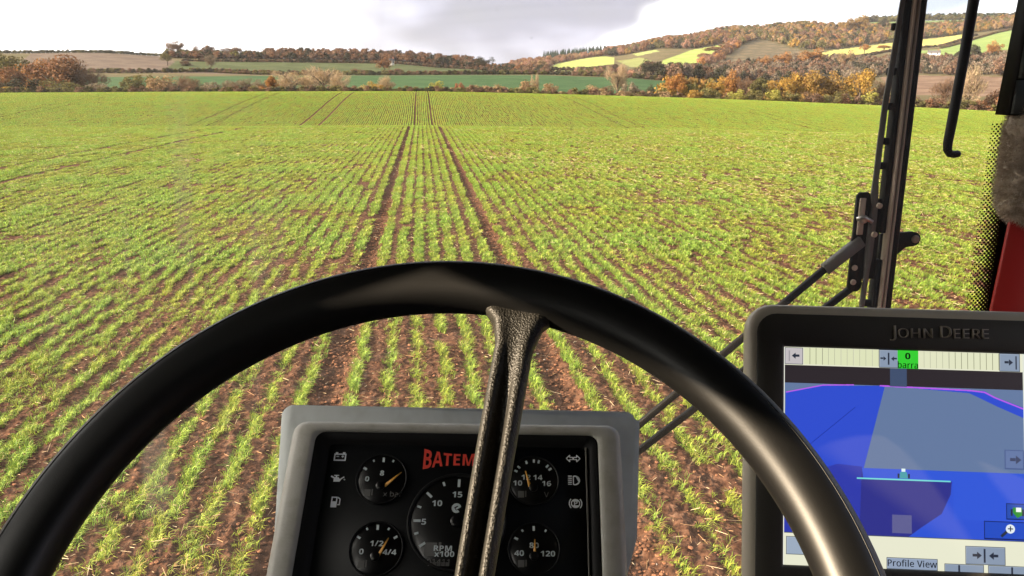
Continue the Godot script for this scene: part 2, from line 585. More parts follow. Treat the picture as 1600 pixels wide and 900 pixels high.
func plant_crop() -> void:
	var leaf := mat("young_leaf", Color.WHITE, .55, 0, .35)
	leaf.vertex_color_use_as_albedo = true
	leaf.backlight_enabled = true
	leaf.backlight = lin(.56, .56, .3)
	var zones := [   # nearest, farthest, length of a piece, plants, blades, height, width of a blade, spread across the row
		[1.4, 12., .4, 30, 11, .092, .0047, .033, "young green corn in drilled rows just ahead of the cab"],
		[11.8, 60., .5, 52, 10, .080, .0074, .034, "young green corn in drilled rows up to the brow"],
		[84., 153., 2.5, 105, 6, .10, .022, .036, "young green corn on the rising far side of the dip"]]
	for zi in 3:
		var zn: Array = zones[zi]
		var places := [[], [], []]
		var tones := [PackedColorArray(), PackedColorArray(), PackedColorArray()]
		var span: float = zn[2]
		var z: float = -zn[0] - span / 2
		while z > -zn[1]:
			var k0 := int(floor((z * .82 - 3.0 - MID) / .25)); var k1 := int(ceil((-z * 1.02 + 3.0 - MID) / .25))
			for kk in range(2 * k0, 2 * k1 + 1):
				var x := MID + kk * .125
				var between := kk % 2 != 0      # plants that came up between the rows
				if between and (zi == 2 or absf(x - MID) < 1.3 or rng.randf() > .42 * clampf((absf(x - MID) - 1.3) / 3.0, .25, 1)): continue
				if furrow(x) < .13: continue
				var zz := z + rng.randf_range(-.5, .5) * span * .3
				var thin := patchy.get_noise_2d(x * 1.3, zz * .8)
				var right := clampf((x - 2.5) / 6.0, 0, 1)
				# the old drill edge on the left is thin
				if absf(x + 11.4) < .14 or absf(x + 13.3) < .14: continue
				if zi < 2 and rng.randf() < .012 + .25 * clampf(-thin - .2, 0, 1) + .04 * right: continue
				var y := land(x, zz)
				var yy := land(x, zz - .5)
				var grow := (1.0 + thin * .45) * rng.randf_range(.8, 1.15) * (1.0 - .12 * right)
				var bz := Vector3(0, (y - yy) / .5, 1).normalized()
				var flip := -1.0 if rng.randf() < .5 else 1.0
				var left := clampf((-x - 1.5) / 6.0, 0, 1)
				var xx := x + rng.randfn(0, .012 + ((.06 * right + .03 * left) if zi < 2 else .012 * right) + (.03 if between else 0.0))
				var b := Basis(Vector3(flip, 0, 0), Vector3(0, grow, 0), bz * flip).rotated(Vector3.UP, rng.randfn(0, .05 + .2 * right) if zi < 2 else 0.0)
				var which := 2 if between else 2 if zi < 2 and rng.randf() < .2 - thin * .9 + .25 * right else rng.randi() % 2
				var gap := furrow(x)
				if gap < .3: xx += clampf(.3 - gap, 0, .04) * signf(MID + BOUT * roundf((x - MID) / BOUT) + signf(x - MID - BOUT * roundf((x - MID) / BOUT)) - x)
				if zi == 0: y = soil(xx, zz) + .004
				places[which].append(Transform3D(b, Vector3(xx, y, zz)))
				var t := clampf(.5 + thin * .9 + rng.randfn(0, .12), 0, 1)
				tones[which].append(Color(1.12, .98, .85).lerp(Color(.86, 1.03, 1.0), t))
			z -= span
		for w in 3:
			scatter("young_corn", zn[8] + [", denser stretches", ", well grown stretches", ", thin stretches"][w], "crop", drill_row(span, int(zn[3] * (.5 if w == 2 else 1.1)), zn[4], zn[5], zn[6], zn[7] * (1.0 if zi != 1 else 1.25), 100 + zi * 10 + w), leaf, places[w], tones[w])

func litter() -> void:
	# bits of old straw
	var sm := mat("straw", Color.WHITE, .7, 0, .3)
	sm.vertex_color_use_as_albedo = true
	var st := start(false)
	tube(st, [Vector3(-.5, 0, 0), Vector3(-.1, .03, .02), Vector3(.5, 0, -.03)], [.5, .55, .4], 5)
	var straw := done(st)
	var at := []; var tones := PackedColorArray()
	var tries := 0
	while at.size() < 30000 and tries < 400000:
		tries += 1
		var z := -1.6 - pow(rng.randf(), 1.6) * 54
		var x := rng.randf_range(z * .7 - 1, -z * .88 + 1)
		var want := .28 + .6 * clampf((x - 1) / 6, 0, 1) + .8 * clampf(patchy.get_noise_2d(x * .5 + 90, z * .5), 0, 1)
		# a band where the straw was left thick
		var band := absf(x - 8.5 + (z + 20) * -.55)
		if z < -9 and z > -34: want += 2.6 * exp(-band * band / 1.2)
		if rng.randf() > want * .45: continue
		var far := clampf(-z / 14, 1.0, 2.2)
		var s := (.02 + .075 * pow(rng.randf(), 2)) * far
		var b := Basis(Vector3.UP, rng.randf() * TAU) * Basis(Vector3.BACK, rng.randfn(.05, .25)) * Basis.from_scale(Vector3(s, .0034 * far, .0034 * far))
		at.append(Transform3D(b, Vector3(x, soil(x, z) + rng.randf_range(.005, .085), z)))
		var t := rng.randf()
		if rng.randf() < .35: tones.append(Color(.40, .23, .11) * rng.randf_range(.5, 1.2))
		else: tones.append(Color(.66, .54, .34).lerp(Color(.24, .15, .08), sqrt(t) if z > -7 else t * t))
	scatter("straw", "pale bits of old straw and stubble lying among the rows", "straw", straw, sm, at, tones)
	# clods and stones
	var cm := mat("clod", Color.WHITE, .95, 0, .2)
	cm.vertex_color_use_as_albedo = true
	for kind in 2:
		var s2 := start(false)
		var g := RandomNumberGenerator.new()
		g.seed = 31 + kind
		var rings := []
		for i in 5:
			var r := PackedVector3Array()
			var t := PI * (i + .02) / 4.08
			for k in 7:
				var p := TAU * k / 7
				r.append(Vector3(cos(p) * sin(t), cos(t) * .7, sin(p) * sin(t)) * g.randf_range(.75, 1.15))
			rings.append(r)
		loft(s2, rings)
		var stone := done(s2)
		at = []; tones = PackedColorArray()
		for i in [30000, 500][kind]:
			var z := -1.6 - pow(rng.randf(), 1.8) * 18
			var x := rng.randf_range(z * .7 - 1, -z * .88 + 1)
			if rng.randf() < .35: x = MID + signf(rng.randf() - .5) + rng.randfn(0, .1)
			var s: float = [rng.randf_range(.005, .017), rng.randf_range(.005, .013)][kind] * (1.0 + .6 * float(rng.randf() < .06))
			at.append(Transform3D(Basis(Vector3.UP, rng.randf() * TAU) * Basis.from_scale(Vector3(s, s * .7, s * rng.randf_range(.7, 1.4))), Vector3(x, soil(x, z) + s * .25, z)))
			tones.append([Color(.14, .066, .036) * rng.randf_range(.5, 1.6), Color(.24, .14, .10).lerp(Color(.36, .31, .26), rng.randf())][kind])
		scatter(["soil_clods", "stones"][kind], ["crumbly red-brown clods lying on the bare soil", "small pinkish and pale stones lying on the soil"][kind], ["soil", "stones"][kind], stone, cm, at, tones)
	# a few pieces that stand out
	var stalk := mat("dry_stalk", lin(.46, .34, .2), .7)
	var lying := [[-1.30, -2.55, .95, .42, .011, "long dry stalk lying left of the wheel rim near the photo's bottom left"], [-.92, -2.75, .3, .16, .008, "short dry stalk standing out of the soil between the wheel rim and the instrument panel"], [.22, -4.9, 2.2, .14, .007, "pale straw lying across a corn row under the wheel rim"], [1.62, -2.75, .2, .16, .007, "pale straw beside the display's left edge at the bottom"]]
	for l in lying:
		var s3 := start()
		var dd := Vector3(cos(l[2]), .06, -sin(l[2])) * float(l[3]) / 2
		tube(s3, [-dd, Vector3(.006, .012, 0), dd], [l[4] * .6, l[4] * .5, l[4] * .3], 6)
		var o := obj("dry_stalk", done(s3), stalk)
		o.position = Vector3(l[0], soil(l[0], l[1]) + .02, l[1])
		tag(o, l[5], "stalk")

# ---------------------------------------------------------------- trees
const TONES := {"russet": [.20, .108, .058], "orange": [.31, .155, .05], "gold": [.33, .21, .05], "ochre": [.26, .165, .05], "brown": [.165, .105, .068], "olive": [.13, .12, .045], "dark": [.05, .05, .03], "lime": [.27, .26, .06], "tan": [.28, .195, .105], "red": [.24, .085, .045], "grey": [.19, .155, .11], "pale": [.36, .28, .18], "pink": [.29, .17, .115], "fir": [.035, .06, .036]}
var models := {}

func leaf_stuff(v: PackedVector3Array, nn: PackedVector3Array, c: PackedColorArray, ix: PackedInt32Array, at: Vector3, n: Vector3, s: float, tone: Color, g: RandomNumberGenerator, thin := 1.0) -> void:
	var a := n.cross(Vector3(g.randfn(), g.randfn(), g.randfn())).normalized()
	var b := -n.cross(a).normalized() * s * thin
	a *= s
	var k := v.size()
	v.append_array(PackedVector3Array([at - a, at - b * .8 + a * .1, at + a, at + b]))
	nn.append_array(PackedVector3Array([n, n, n, n]))
	c.append_array(PackedColorArray([tone, tone, tone, tone]))
	ix.append_array(PackedInt32Array([k, k + 1, k + 2, k, k + 2, k + 3]))

func skin(v: PackedVector3Array, nn: PackedVector3Array, c: PackedColorArray, ix: PackedInt32Array) -> ArrayMesh:
	var arr := []
	arr.resize(Mesh.ARRAY_MAX)
	arr[Mesh.ARRAY_VERTEX] = v; arr[Mesh.ARRAY_NORMAL] = nn; arr[Mesh.ARRAY_COLOR] = c; arr[Mesh.ARRAY_INDEX] = ix
	var m := ArrayMesh.new()
	m.add_surface_from_arrays(Mesh.PRIMITIVE_TRIANGLES, arr)
	return m

# a crown one metre high and one metre across, foot at the origin
func crown(kind: String, seed_: int, leaves: int, size: float) -> ArrayMesh:
	var g := RandomNumberGenerator.new()
	g.seed = seed_
	var v := PackedVector3Array(); var nn := PackedVector3Array(); var c := PackedColorArray(); var ix := PackedInt32Array()
	if kind == "conifer":
		for i in leaves:
			var h := pow(g.randf(), .8)
			var t := g.randf() * TAU
			var r := (1 - h) * .5 * (.55 + .45 * g.randf()) * (1 + .25 * sin(h * 60))
			var n := Vector3(cos(t), .5, sin(t)).normalized()
			leaf_stuff(v, nn, c, ix, Vector3(cos(t) * r, .06 + h * .94, sin(t) * r), (n + Vector3(g.randfn(), g.randfn(), g.randfn()) * .4).normalized(), size, Color.WHITE * g.randf_range(.6, 1.4), g, .5)
		return skin(v, nn, c, ix)
	var lobes := []
	var count: int = {"broad": 22, "bush": 16, "bare": 20}[kind]
	for i in count:
		var d := Vector3(g.randfn(), g.randfn(), g.randfn()).normalized() * pow(g.randf(), .45)
		match kind:
			"broad": lobes.append([Vector3(d.x * .36, .60 + d.y * .27, d.z * .36), g.randf_range(.09, .17), g.randf_range(.7, 1.3)])
			"bush": lobes.append([Vector3(d.x * .37, .42 + d.y * .36, d.z * .37), g.randf_range(.12, .2), g.randf_range(.7, 1.3)])
			"bare": lobes.append([Vector3(d.x * .34, .58 + d.y * .30, d.z * .34), g.randf_range(.1, .17), g.randf_range(.8, 1.2)])
	for i in leaves:
		var l: Array = lobes[g.randi() % count]
		var d := Vector3(g.randfn(), g.randfn(), g.randfn()).normalized()
		var p: Vector3 = l[0] + d * float(l[1]) * pow(g.randf(), .33)
		if p.y < .02: p.y = .02 + g.randf() * .1
		var tone: Color = Color.WHITE * float(l[2]) * g.randf_range(.7, 1.3)
		tone.g *= g.randf_range(.85, 1.1)
		if kind == "bare":
			# fine twigs that spread from the limbs
			var n := (d + Vector3(g.randfn(), g.randfn(), g.randfn()) * .5).normalized()
			var along := (Vector3(p.x, (p.y - .35) * .9, p.z).normalized() + Vector3(g.randfn(), g.randfn() + .5, g.randfn()) * .45).normalized() * size * 2.4
			var side := along.cross(n).normalized() * size * .2
			var k := v.size()
			v.append_array(PackedVector3Array([p - along - side, p - along + side, p + along]))
			var q := -(side * 2).cross(along).normalized()
			nn.append_array(PackedVector3Array([q, q, q]))
			c.append_array(PackedColorArray([tone, tone, tone]))
			ix.append_array(PackedInt32Array([k, k + 1, k + 2]))
		else:
			leaf_stuff(v, nn, c, ix, p, (d + Vector3(g.randfn(), g.randfn(), g.randfn()) * .5).normalized(), size * g.randf_range(.6, 1.3), tone, g, .75)
	# fill the measure: one high, one across
	var top := 0.01; var wide := 0.01
	for q in v:
		top = maxf(top, q.y); wide = maxf(wide, maxf(absf(q.x), absf(q.z)))
	for i in v.size(): v[i] = Vector3(v[i].x / wide * .52, v[i].y / top, v[i].z / wide * .52)
	return skin(v, nn, c, ix)

func limbs(kind: String, seed_: int) -> ArrayMesh:
	var g := RandomNumberGenerator.new()
	g.seed = seed_
	var st := start()
	var w := .026
	if kind == "conifer":
		tube(st, [Vector3(0, -.05, 0), Vector3(0, .5, 0), Vector3(0, .95, 0)], [.02, .013, .003], 5)
		return done(st)
	var low: float = {"broad": .28, "bush": .06, "bare": .2, "dead": .35}[kind]
	if kind == "bush": w = .014
	var top := Vector3(g.randfn(0, .03), low + .3, g.randfn(0, .03))
	tube(st, [Vector3(0, -.06, 0), Vector3(top.x * .4, low, top.z * .4), top], [w * 1.3, w, w * .6], 6)
	for i in (5 if kind == "dead" else 8):
		var t := TAU * i / 8.0 + g.randf()
		var s := Vector3(top.x * .4, low, top.z * .4).lerp(top, g.randf())
		var e := s + Vector3(cos(t) * g.randf_range(.16, .36), g.randf_range(.16, .42), sin(t) * g.randf_range(.16, .36))
		var m := s.lerp(e, .5) + Vector3(0, .04, 0)
		tube(st, [s, m, e], [w * .5, w * .32, w * .1], 4)
		for j in 3:
			var f := m.lerp(e, g.randf()) + Vector3(g.randfn(0, .1), g.randf_range(.05, .16), g.randfn(0, .1))
			tube(st, [m, f], [w * .26, w * .06], 3)
	return done(st)

func leaf_mat(tone: String) -> StandardMaterial3D:
	var called := "foliage_" + tone
	if mats.has(called): return mats[called]
	var c: Array = TONES[tone]
	var m := mat(called, lin(c[0], c[1], c[2]), .9, 0, .2)
	m.vertex_color_use_as_albedo = true
	m.backlight_enabled = true
	m.backlight = lin(.5, .45, .3)
	return m

func tree(kind: String, tone: String, x: float, z: float, h: float, w: float, label: String, group := "") -> void:
	var bark := mat("bark", lin(.10, .075, .055), .95)
	var called: String = {"broad": "autumn_tree", "bush": "bush", "bare": "bare_tree", "conifer": "fir_tree", "dead": "dead_tree"}[kind]
	var look := "%s%d" % [kind, rng.randi() % 3]
	var o: Node3D
	if models.has(look):
		o = models[look].duplicate()
		o.name = numbered(called)
		add_child(o)
	else:
		o = Node3D.new()
		o.name = numbered(called)
		add_child(o)
		var s := 400 + look.hash() % 1000
		obj("trunk", limbs(kind, s), bark, o)
		if kind != "dead":
			obj("crown", crown(kind, s + 1, {"broad": 2600, "bush": 1900, "bare": 2300, "conifer": 1200}[kind], {"broad": .022, "bush": .027, "bare": .02, "conifer": .035}[kind]), leaf_mat(tone), o)
		models[look] = o
	for part in o.get_children():
		if part.name.begins_with("crown"): part.material_override = leaf_mat(tone)
	o.transform = Transform3D(Basis(Vector3.UP, rng.randf() * TAU).scaled(Vector3(w * 1.15, h * 1.02, w * 1.15)), Vector3(x, land(x, z) - .1, z))
	tag(o, label, {"broad": "tree", "bush": "bush", "bare": "tree", "conifer": "tree", "dead": "tree"}[kind], group)

# a wood that reads as one mass: many trees of a kind in one object
func wood(called: String, label: String, kind: String, corners: Array, gap: float, low: float, high: float, tones: Array, thin := 1.0) -> void:
	var p := PackedVector2Array()
	for i in range(0, corners.size(), 2): p.append(Vector2(corners[i], corners[i + 1]))
	var lo := p[0]; var hi := p[0]
	for q in p:
		lo = lo.min(q); hi = hi.max(q)
	var at := []; var cols := PackedColorArray()
	var r := lo.y
	while r < hi.y:
		var step := rad_to_deg(gap / r)
		var a := lo.x
		while a < hi.x:
			var az := a + rng.randf_range(-.5, .5) * step
			var rr := r + rng.randf_range(-.5, .5) * gap
			a += step
			if rng.randf() > thin or not Geometry2D.is_point_in_polygon(Vector2(az, rr), p): continue
			var h := rng.randf_range(low, high) * (1.45 if kind == "broad" else 1.0)
			var w := h * rng.randf_range(.6, .95) * (.45 if kind == "conifer" else 1.0)
			at.append(Transform3D(Basis(Vector3.UP, rng.randf() * TAU).scaled(Vector3(w, h, w)), polar(az, rr) - Vector3(0, h * {"broad": .36, "bush": .12, "bare": .25, "conifer": .03}[kind], 0)))
			var t: Array = TONES[tones[rng.randi() % tones.size()]]
			var k := rng.randf_range(.75, 1.25)
			cols.append(Color(t[0] * k, t[1] * k, t[2] * k))
		r += gap
	var look := "wood_" + kind
	if not models.has(look): models[look] = crown(kind, 77, {"broad": 620, "bush": 520, "bare": 640, "conifer": 420}[kind], {"broad": .046, "bush": .05, "bare": .036, "conifer": .06}[kind])
	var m := mat("wood_leaf", Color.WHITE, .9, 0, .2)
	m.vertex_color_use_as_albedo = true
	m.backlight_enabled = true
	m.backlight = lin(.45, .42, .3)
	scatter(called, label, "wood" if called.contains("wood") else "hedge", models[look], m, at, cols)

# a clipped or rough hedge along a line of direction-distance points
func hedge(label: String, line: Array, h: float, tones: Array) -> void:
	var at := []; var cols := PackedColorArray()
	if not models.has("wood_bush"): models["wood_bush"] = crown("bush", 77, 520, .05)
	for i in range(0, line.size() - 2, 2):
		var a := polar(line[i], line[i + 1]); var b := polar(line[i + 2], line[i + 3])
		var n := int(a.distance_to(b) / (h * .34)) + 1
		for k in n:
			var q := a.lerp(b, (k + rng.randf()) / n)
			var s := h * rng.randf_range(.65, 1.25)
			at.append(Transform3D(Basis(Vector3.UP, rng.randf() * TAU).scaled(Vector3(s * 1.6, s, s * 1.6)), Vector3(q.x, land(q.x, q.z) - .15 * s, q.z)))
			var t: Array = TONES[tones[rng.randi() % tones.size()]]
			var w := rng.randf_range(.75, 1.25)
			cols.append(Color(t[0] * w, t[1] * w, t[2] * w))
	var m := mat("wood_leaf", Color.WHITE, .9, 0, .2)
	m.vertex_color_use_as_albedo = true
	m.backlight_enabled = true
	m.backlight = lin(.45, .42, .3)
	scatter("hedge", label, "hedge", models["wood_bush"], m, at, cols)

func house(at: Vector3, wide: float, deep: float, tall: float, turn: float, walls: Color, label: String) -> void:
	var o := base("house", label, "house", Transform3D(Basis(Vector3.UP, turn), at))
	var st := start(false)
	box(st, Vector3(-wide / 2, -1.5, -deep / 2), Vector3(wide / 2, tall, deep / 2))
	for s in [-1.0, 1.0]:
		var x: float = wide / 2 * s
		tri(st, Vector3(x, tall, -deep / 2), Vector3(x, tall, deep / 2), Vector3(x, tall + deep * .38, 0))
	var w := obj("wall", done(st), mat("render_%d" % label.length(), walls, .9), o)
	var slate := mat("slate", lin(.09, .085, .085), .8)
	st = start(false)
	for s in [-1.0, 1.0]:
		quad(st, Vector3(-wide / 2 - .3, tall - .15, (deep / 2 + .3) * s), Vector3(wide / 2 + .3, tall - .15, (deep / 2 + .3) * s), Vector3(wide / 2 + .3, tall + deep * .38 + .12, 0), Vector3(-wide / 2 - .3, tall + deep * .38 + .12, 0))
	var rf := obj("roof", done(st), slate, o)
	st = start(false)
	box(st, Vector3(wide * .3, tall + deep * .2, -.4), Vector3(wide * .3 + .9, tall + deep * .38 + 1.1, .4))
	obj("chimney", done(st), mat("brick_red", lin(.22, .09, .06), .9), rf)
	for k in 4:
		st = start(false)
		var x := (k % 2 - .5) * wide * .5
		var y := .9 + (k / 2) * tall * .48
		box(st, Vector3(x - .55, y, deep / 2 - .1), Vector3(x + .55, y + 1.2, deep / 2 + .03))
		obj("window", done(st), mat("window_dark", lin(.03, .035, .04), .2), o)

func grow_woods() -> void:
	house(Vector3(463, land(463, -712) + 1.5, -712), 10, 6, 4.2, -.5, lin(.75, .74, .70), "white house among brown trees behind the hanging rod")
	house(Vector3(-19.5, land(-19.5, -575) + .5, -575), 3.2, 3, 2.6, .2, lin(.6, .56, .48), "small pale cottage at the top of the pasture beside the russet oak")
	wood("wood", "long russet wood along the left skyline", "broad", [-10.2, 655, -6, 655, -2.4, 650, 1.5, 655, 4.2, 648, 4.2, 700, -10.2, 705], 6.5, 6.0, 10.0, ["russet", "brown", "brown", "brown", "dark"])
	wood("wood", "dark wood between the tallest skyline tree and the long russet wood", "broad", [-16.2, 650, -10, 650, -10, 690, -16.2, 690], 6, 5, 7, ["dark", "olive", "brown"])
	wood("wood", "low dark trees at the valley notch", "broad", [4, 622, 8.6, 560, 9.2, 590, 4, 660], 7, 3, 6, ["dark", "brown"])
	wood("fir_wood", "dark firs on top of the middle hill", "conifer", [8.8, 1180, 12.4, 1210, 12.8, 1290, 8.4, 1290], 7, 10, 15, ["fir"])
	wood("wood", "russet wooded slope below the dark firs", "broad", [6.2, 900, 7.5, 760, 8.2, 760, 9.3, 1050, 11, 1140, 12.7, 1180, 12.8, 1210, 8.8, 1180, 7.2, 1150, 6.2, 1080], 8, 6, 10, ["russet", "brown", "tan", "pink"])
	wood("wood", "skyline wood above the sliver of high meadow", "broad", [12.6, 1160, 14.4, 1160, 16.3, 1140, 18.4, 1090, 20.9, 1140, 21.2, 1460, 12.6, 1460], 9, 9, 14, ["russet", "brown", "ochre", "olive", "pink", "dark"])
	wood("wood", "rust-brown wood climbing to the right skyline", "broad", [21.5, 1090, 22.7, 1205, 25.5, 1050, 27.3, 1060, 30.9, 1215, 31.9, 1275, 34, 1330, 38, 1500, 43, 1720, 43, 1900, 34.4, 1560, 28.4, 1500, 27, 1480, 20.9, 1480, 20.9, 1145], 9.5, 8, 13, ["russet", "brown", "tan", "olive", "ochre", "pink", "dark", "olive", "tan", "gold", "olive"])
	wood("wood", "dark skyline wood at the far right", "broad", [28.6, 1700, 44, 1700, 44, 1800, 28.6, 1800], 10, 10, 15, ["dark", "olive", "fir"], .8)
	wood("wood", "dark brown bare wood between the valley field and the hill", "broad", [15.2, 450, 17.7, 425, 24, 470, 30, 640, 38, 590, 44, 580, 44, 830, 34.6, 800, 32.2, 800, 28, 870, 26, 850, 24.9, 860, 23.3, 800, 20, 700, 19, 620, 17.5, 560, 16, 550], 8, 6, 10, ["brown", "grey", "grey", "dark", "brown"])
	wood("wood", "scattered brown trees below the middle slope", "broad", [10.6, 480, 15.6, 450, 16, 545, 15.8, 560, 13.3, 650, 11.8, 680, 10.7, 600], 8, 3, 5, ["brown", "grey", "pink", "olive"], .75)
	wood("wood", "russet strip between the bright slope and the fallow field", "broad", [18.7, 790, 20.1, 800, 21.6, 1080, 22.4, 1200, 20.9, 1125, 20.1, 905], 8, 6, 10, ["russet", "pink", "orange", "brown"])
	wood("wood", "thicket behind the right-hand tree row", "broad", [16.8, 194, 30.5, 212, 30.5, 236, 16.8, 214], 4, 5.0, 8.0, ["olive", "ochre", "ochre", "gold", "olive", "brown"])
	wood("wood", "dark thicket behind the russet oaks on the left", "bush", [-33, 210, -21, 206, -21, 240, -33, 250], 4.5, 3.5, 6, ["dark", "brown", "olive"])
	hedge("undergrowth along the foot of the long russet wood on the left skyline", [-16.2, 648, -10.2, 651, -2.4, 647, 1.5, 651, 4.3, 645, 8.6, 560], 5.5, ["dark", "brown", "russet"])
	hedge("undergrowth along the foot of the dark skyline wood at the far right", [28.6, 1690, 36, 1690, 44, 1690], 10, ["dark", "olive"])
	hedge("dark hedge above the dark green valley field", [-21.5, 466, -16.3, 456, -13.5, 466, -10, 430, -2.5, 412, 9.4, 432, 13, 415, 17.5, 408], 2.6, ["dark", "brown", "olive"])
	hedge("low dark hedge bank along the left end of the crop field", [-34, 196, -25, 178, -15, 168, -8, 164, 2, 163], 1.5, ["dark", "olive", "brown"])
	hedge("low tan hedge along the middle of the crop field's far edge", [2, 164, 8, 167, 14, 171, 18, 178], 1.9, ["tan", "brown", "olive"])
	hedge("brown hedge along the right end of the crop field", [28, 190, 32, 198, 38, 212, 46, 240], 3.0, ["brown", "olive", "russet"])
	hedge("skyline hedge above the ploughed slope", [-33, 678, -24, 678, -16, 678], 2.6, ["olive", "dark"])
	hedge("hedge at the pasture's top below the russet wood", [-15.3, 602, -10, 596, -4.2, 600, 1.9, 592, 7.6, 562], 2.5, ["dark", "brown"])
	hedge("hedge under the bright middle slope", [8, 685, 10.7, 660, 12, 700, 13.4, 780], 3.5, ["dark", "brown"])
	hedge("hedge across the yellow field and the hill pasture", [28.2, 905, 30.2, 1000, 32, 1062, 33.4, 1090, 35.2, 1285], 3.0, ["dark", "brown"])
	hedge("hedge at the top of the hill pasture", [33.4, 1050, 35.7, 1220, 37.5, 1495], 3, ["olive", "brown"])

# ---------------------------------------------------------------- inside the cab
const ACROSS := Vector3(.98968, 0, .14330)
const UPWARD := Vector3(.10591, .67364, -.73143)
const FACING := Vector3(-.09654, .73906, .66669)
const WHEEL := Vector3(-.0070, 2.3195, -.3234)
const DASH := Vector3(.0226, 2.2156, -.6523)

func plain_materials() -> void:
	var rim := mat("wheel_rubber", lin(.0035, .0036, .0038), .47, 0, .62)
	rim.normal_enabled = true
	rim.normal_texture = noise_tex(.05, false, 2.0, 512, 21, [], 3)
	rim.normal_scale = .22
	tri_mat(rim, .035, false)
	var grain := mat("grained_rubber", lin(.020, .019, .016), .5, 0, .55)
	grain.normal_enabled = true
	grain.normal_texture = noise_tex(.045, true, 9.0, 512, 22, [], 2)
	grain.normal_scale = 1.3
	tri_mat(grain, .030, false)
	var shell := mat("grey_shell", lin(.50, .485, .44), .5, 0, .45)
	shell.albedo_texture = noise_tex(.01, false, 0, 512, 23, [[.0, .78, .76, .70], [.5, .95, .95, .93], [1., 1., 1., 1.]], 5)
	var plate := mat("flange_grey", lin(.62, .65, .63), .5, 0, .45)  # skylight on the flange put into a cooler, lighter copy of the shell
	plate.albedo_texture = noise_tex(.01, false, 0, 512, 27, [[.0, .8, .79, .76], [.5, .96, .96, .95], [1., 1., 1., 1.]], 5)
	tri_mat(plate, .15, false)
	shell.normal_enabled = true
	shell.normal_texture = noise_tex(.08, false, 2.0, 512, 24, [], 3)
	shell.normal_scale = .25
	tri_mat(shell, .12, false)
	var face := mat("black_face", lin(.006, .0068, .0078), .5, 0, .28)
	face.albedo_texture = noise_tex(.012, false, 0, 512, 25, [[0., .8, .8, .8], [.8, 1., 1., 1.], [1., 2., 1.9, 1.7]], 6)
	tri_mat(face, .2, false)
	mat("black_plastic", lin(.008, .008, .0085), .55, 0, .35)
	mat("dial_black", lin(.004, .004, .0045), .3)
	mat("dial_white", lin(.62, .70, .72), .6)
	mat("dial_dim", lin(.14, .14, .135), .6)
	mat("needle", lin(.72, .36, .06), .5)
	mat("icon_white", lin(.80, .85, .90), .6)
	mat("logo_red", lin(.85, .075, .05), .5)
	mat("dark_trim", lin(.06, .07, .066), .55)
	var bez := mat("display_bezel", lin(.062, .056, .047), .5, 0, .5)
	bez.normal_enabled = true
	bez.normal_texture = noise_tex(.06, false, 2.5, 512, 26, [], 3)
	bez.normal_scale = .3
	tri_mat(bez, .05, false)
	mat("display_edge", lin(.56, .50, .40), .4, 0, .5)  # sunlight along the edge is put into this pale tone
	mat("black_metal", lin(.007, .0065, .006), .6, .0, .3)
	mat("dull_metal", lin(.46, .37, .28), .5, .05, .4)  # sunlight that the roof cuts off is put into this brighter tone
	mat("grey_metal", lin(.13, .125, .11), .55, .0, .4)
	mat("zinc", lin(.55, .53, .48), .35, .9)
	var red := mat("red_paint", lin(.38, .016, .012), .32, 0, .5)
	red.clearcoat_enabled = true
	red.clearcoat = .4
	mat("cab_lining", lin(.018, .018, .019), .95)

func frame_at(o: Vector3) -> Transform3D: return Transform3D(Basis(ACROSS, UPWARD, FACING), o)

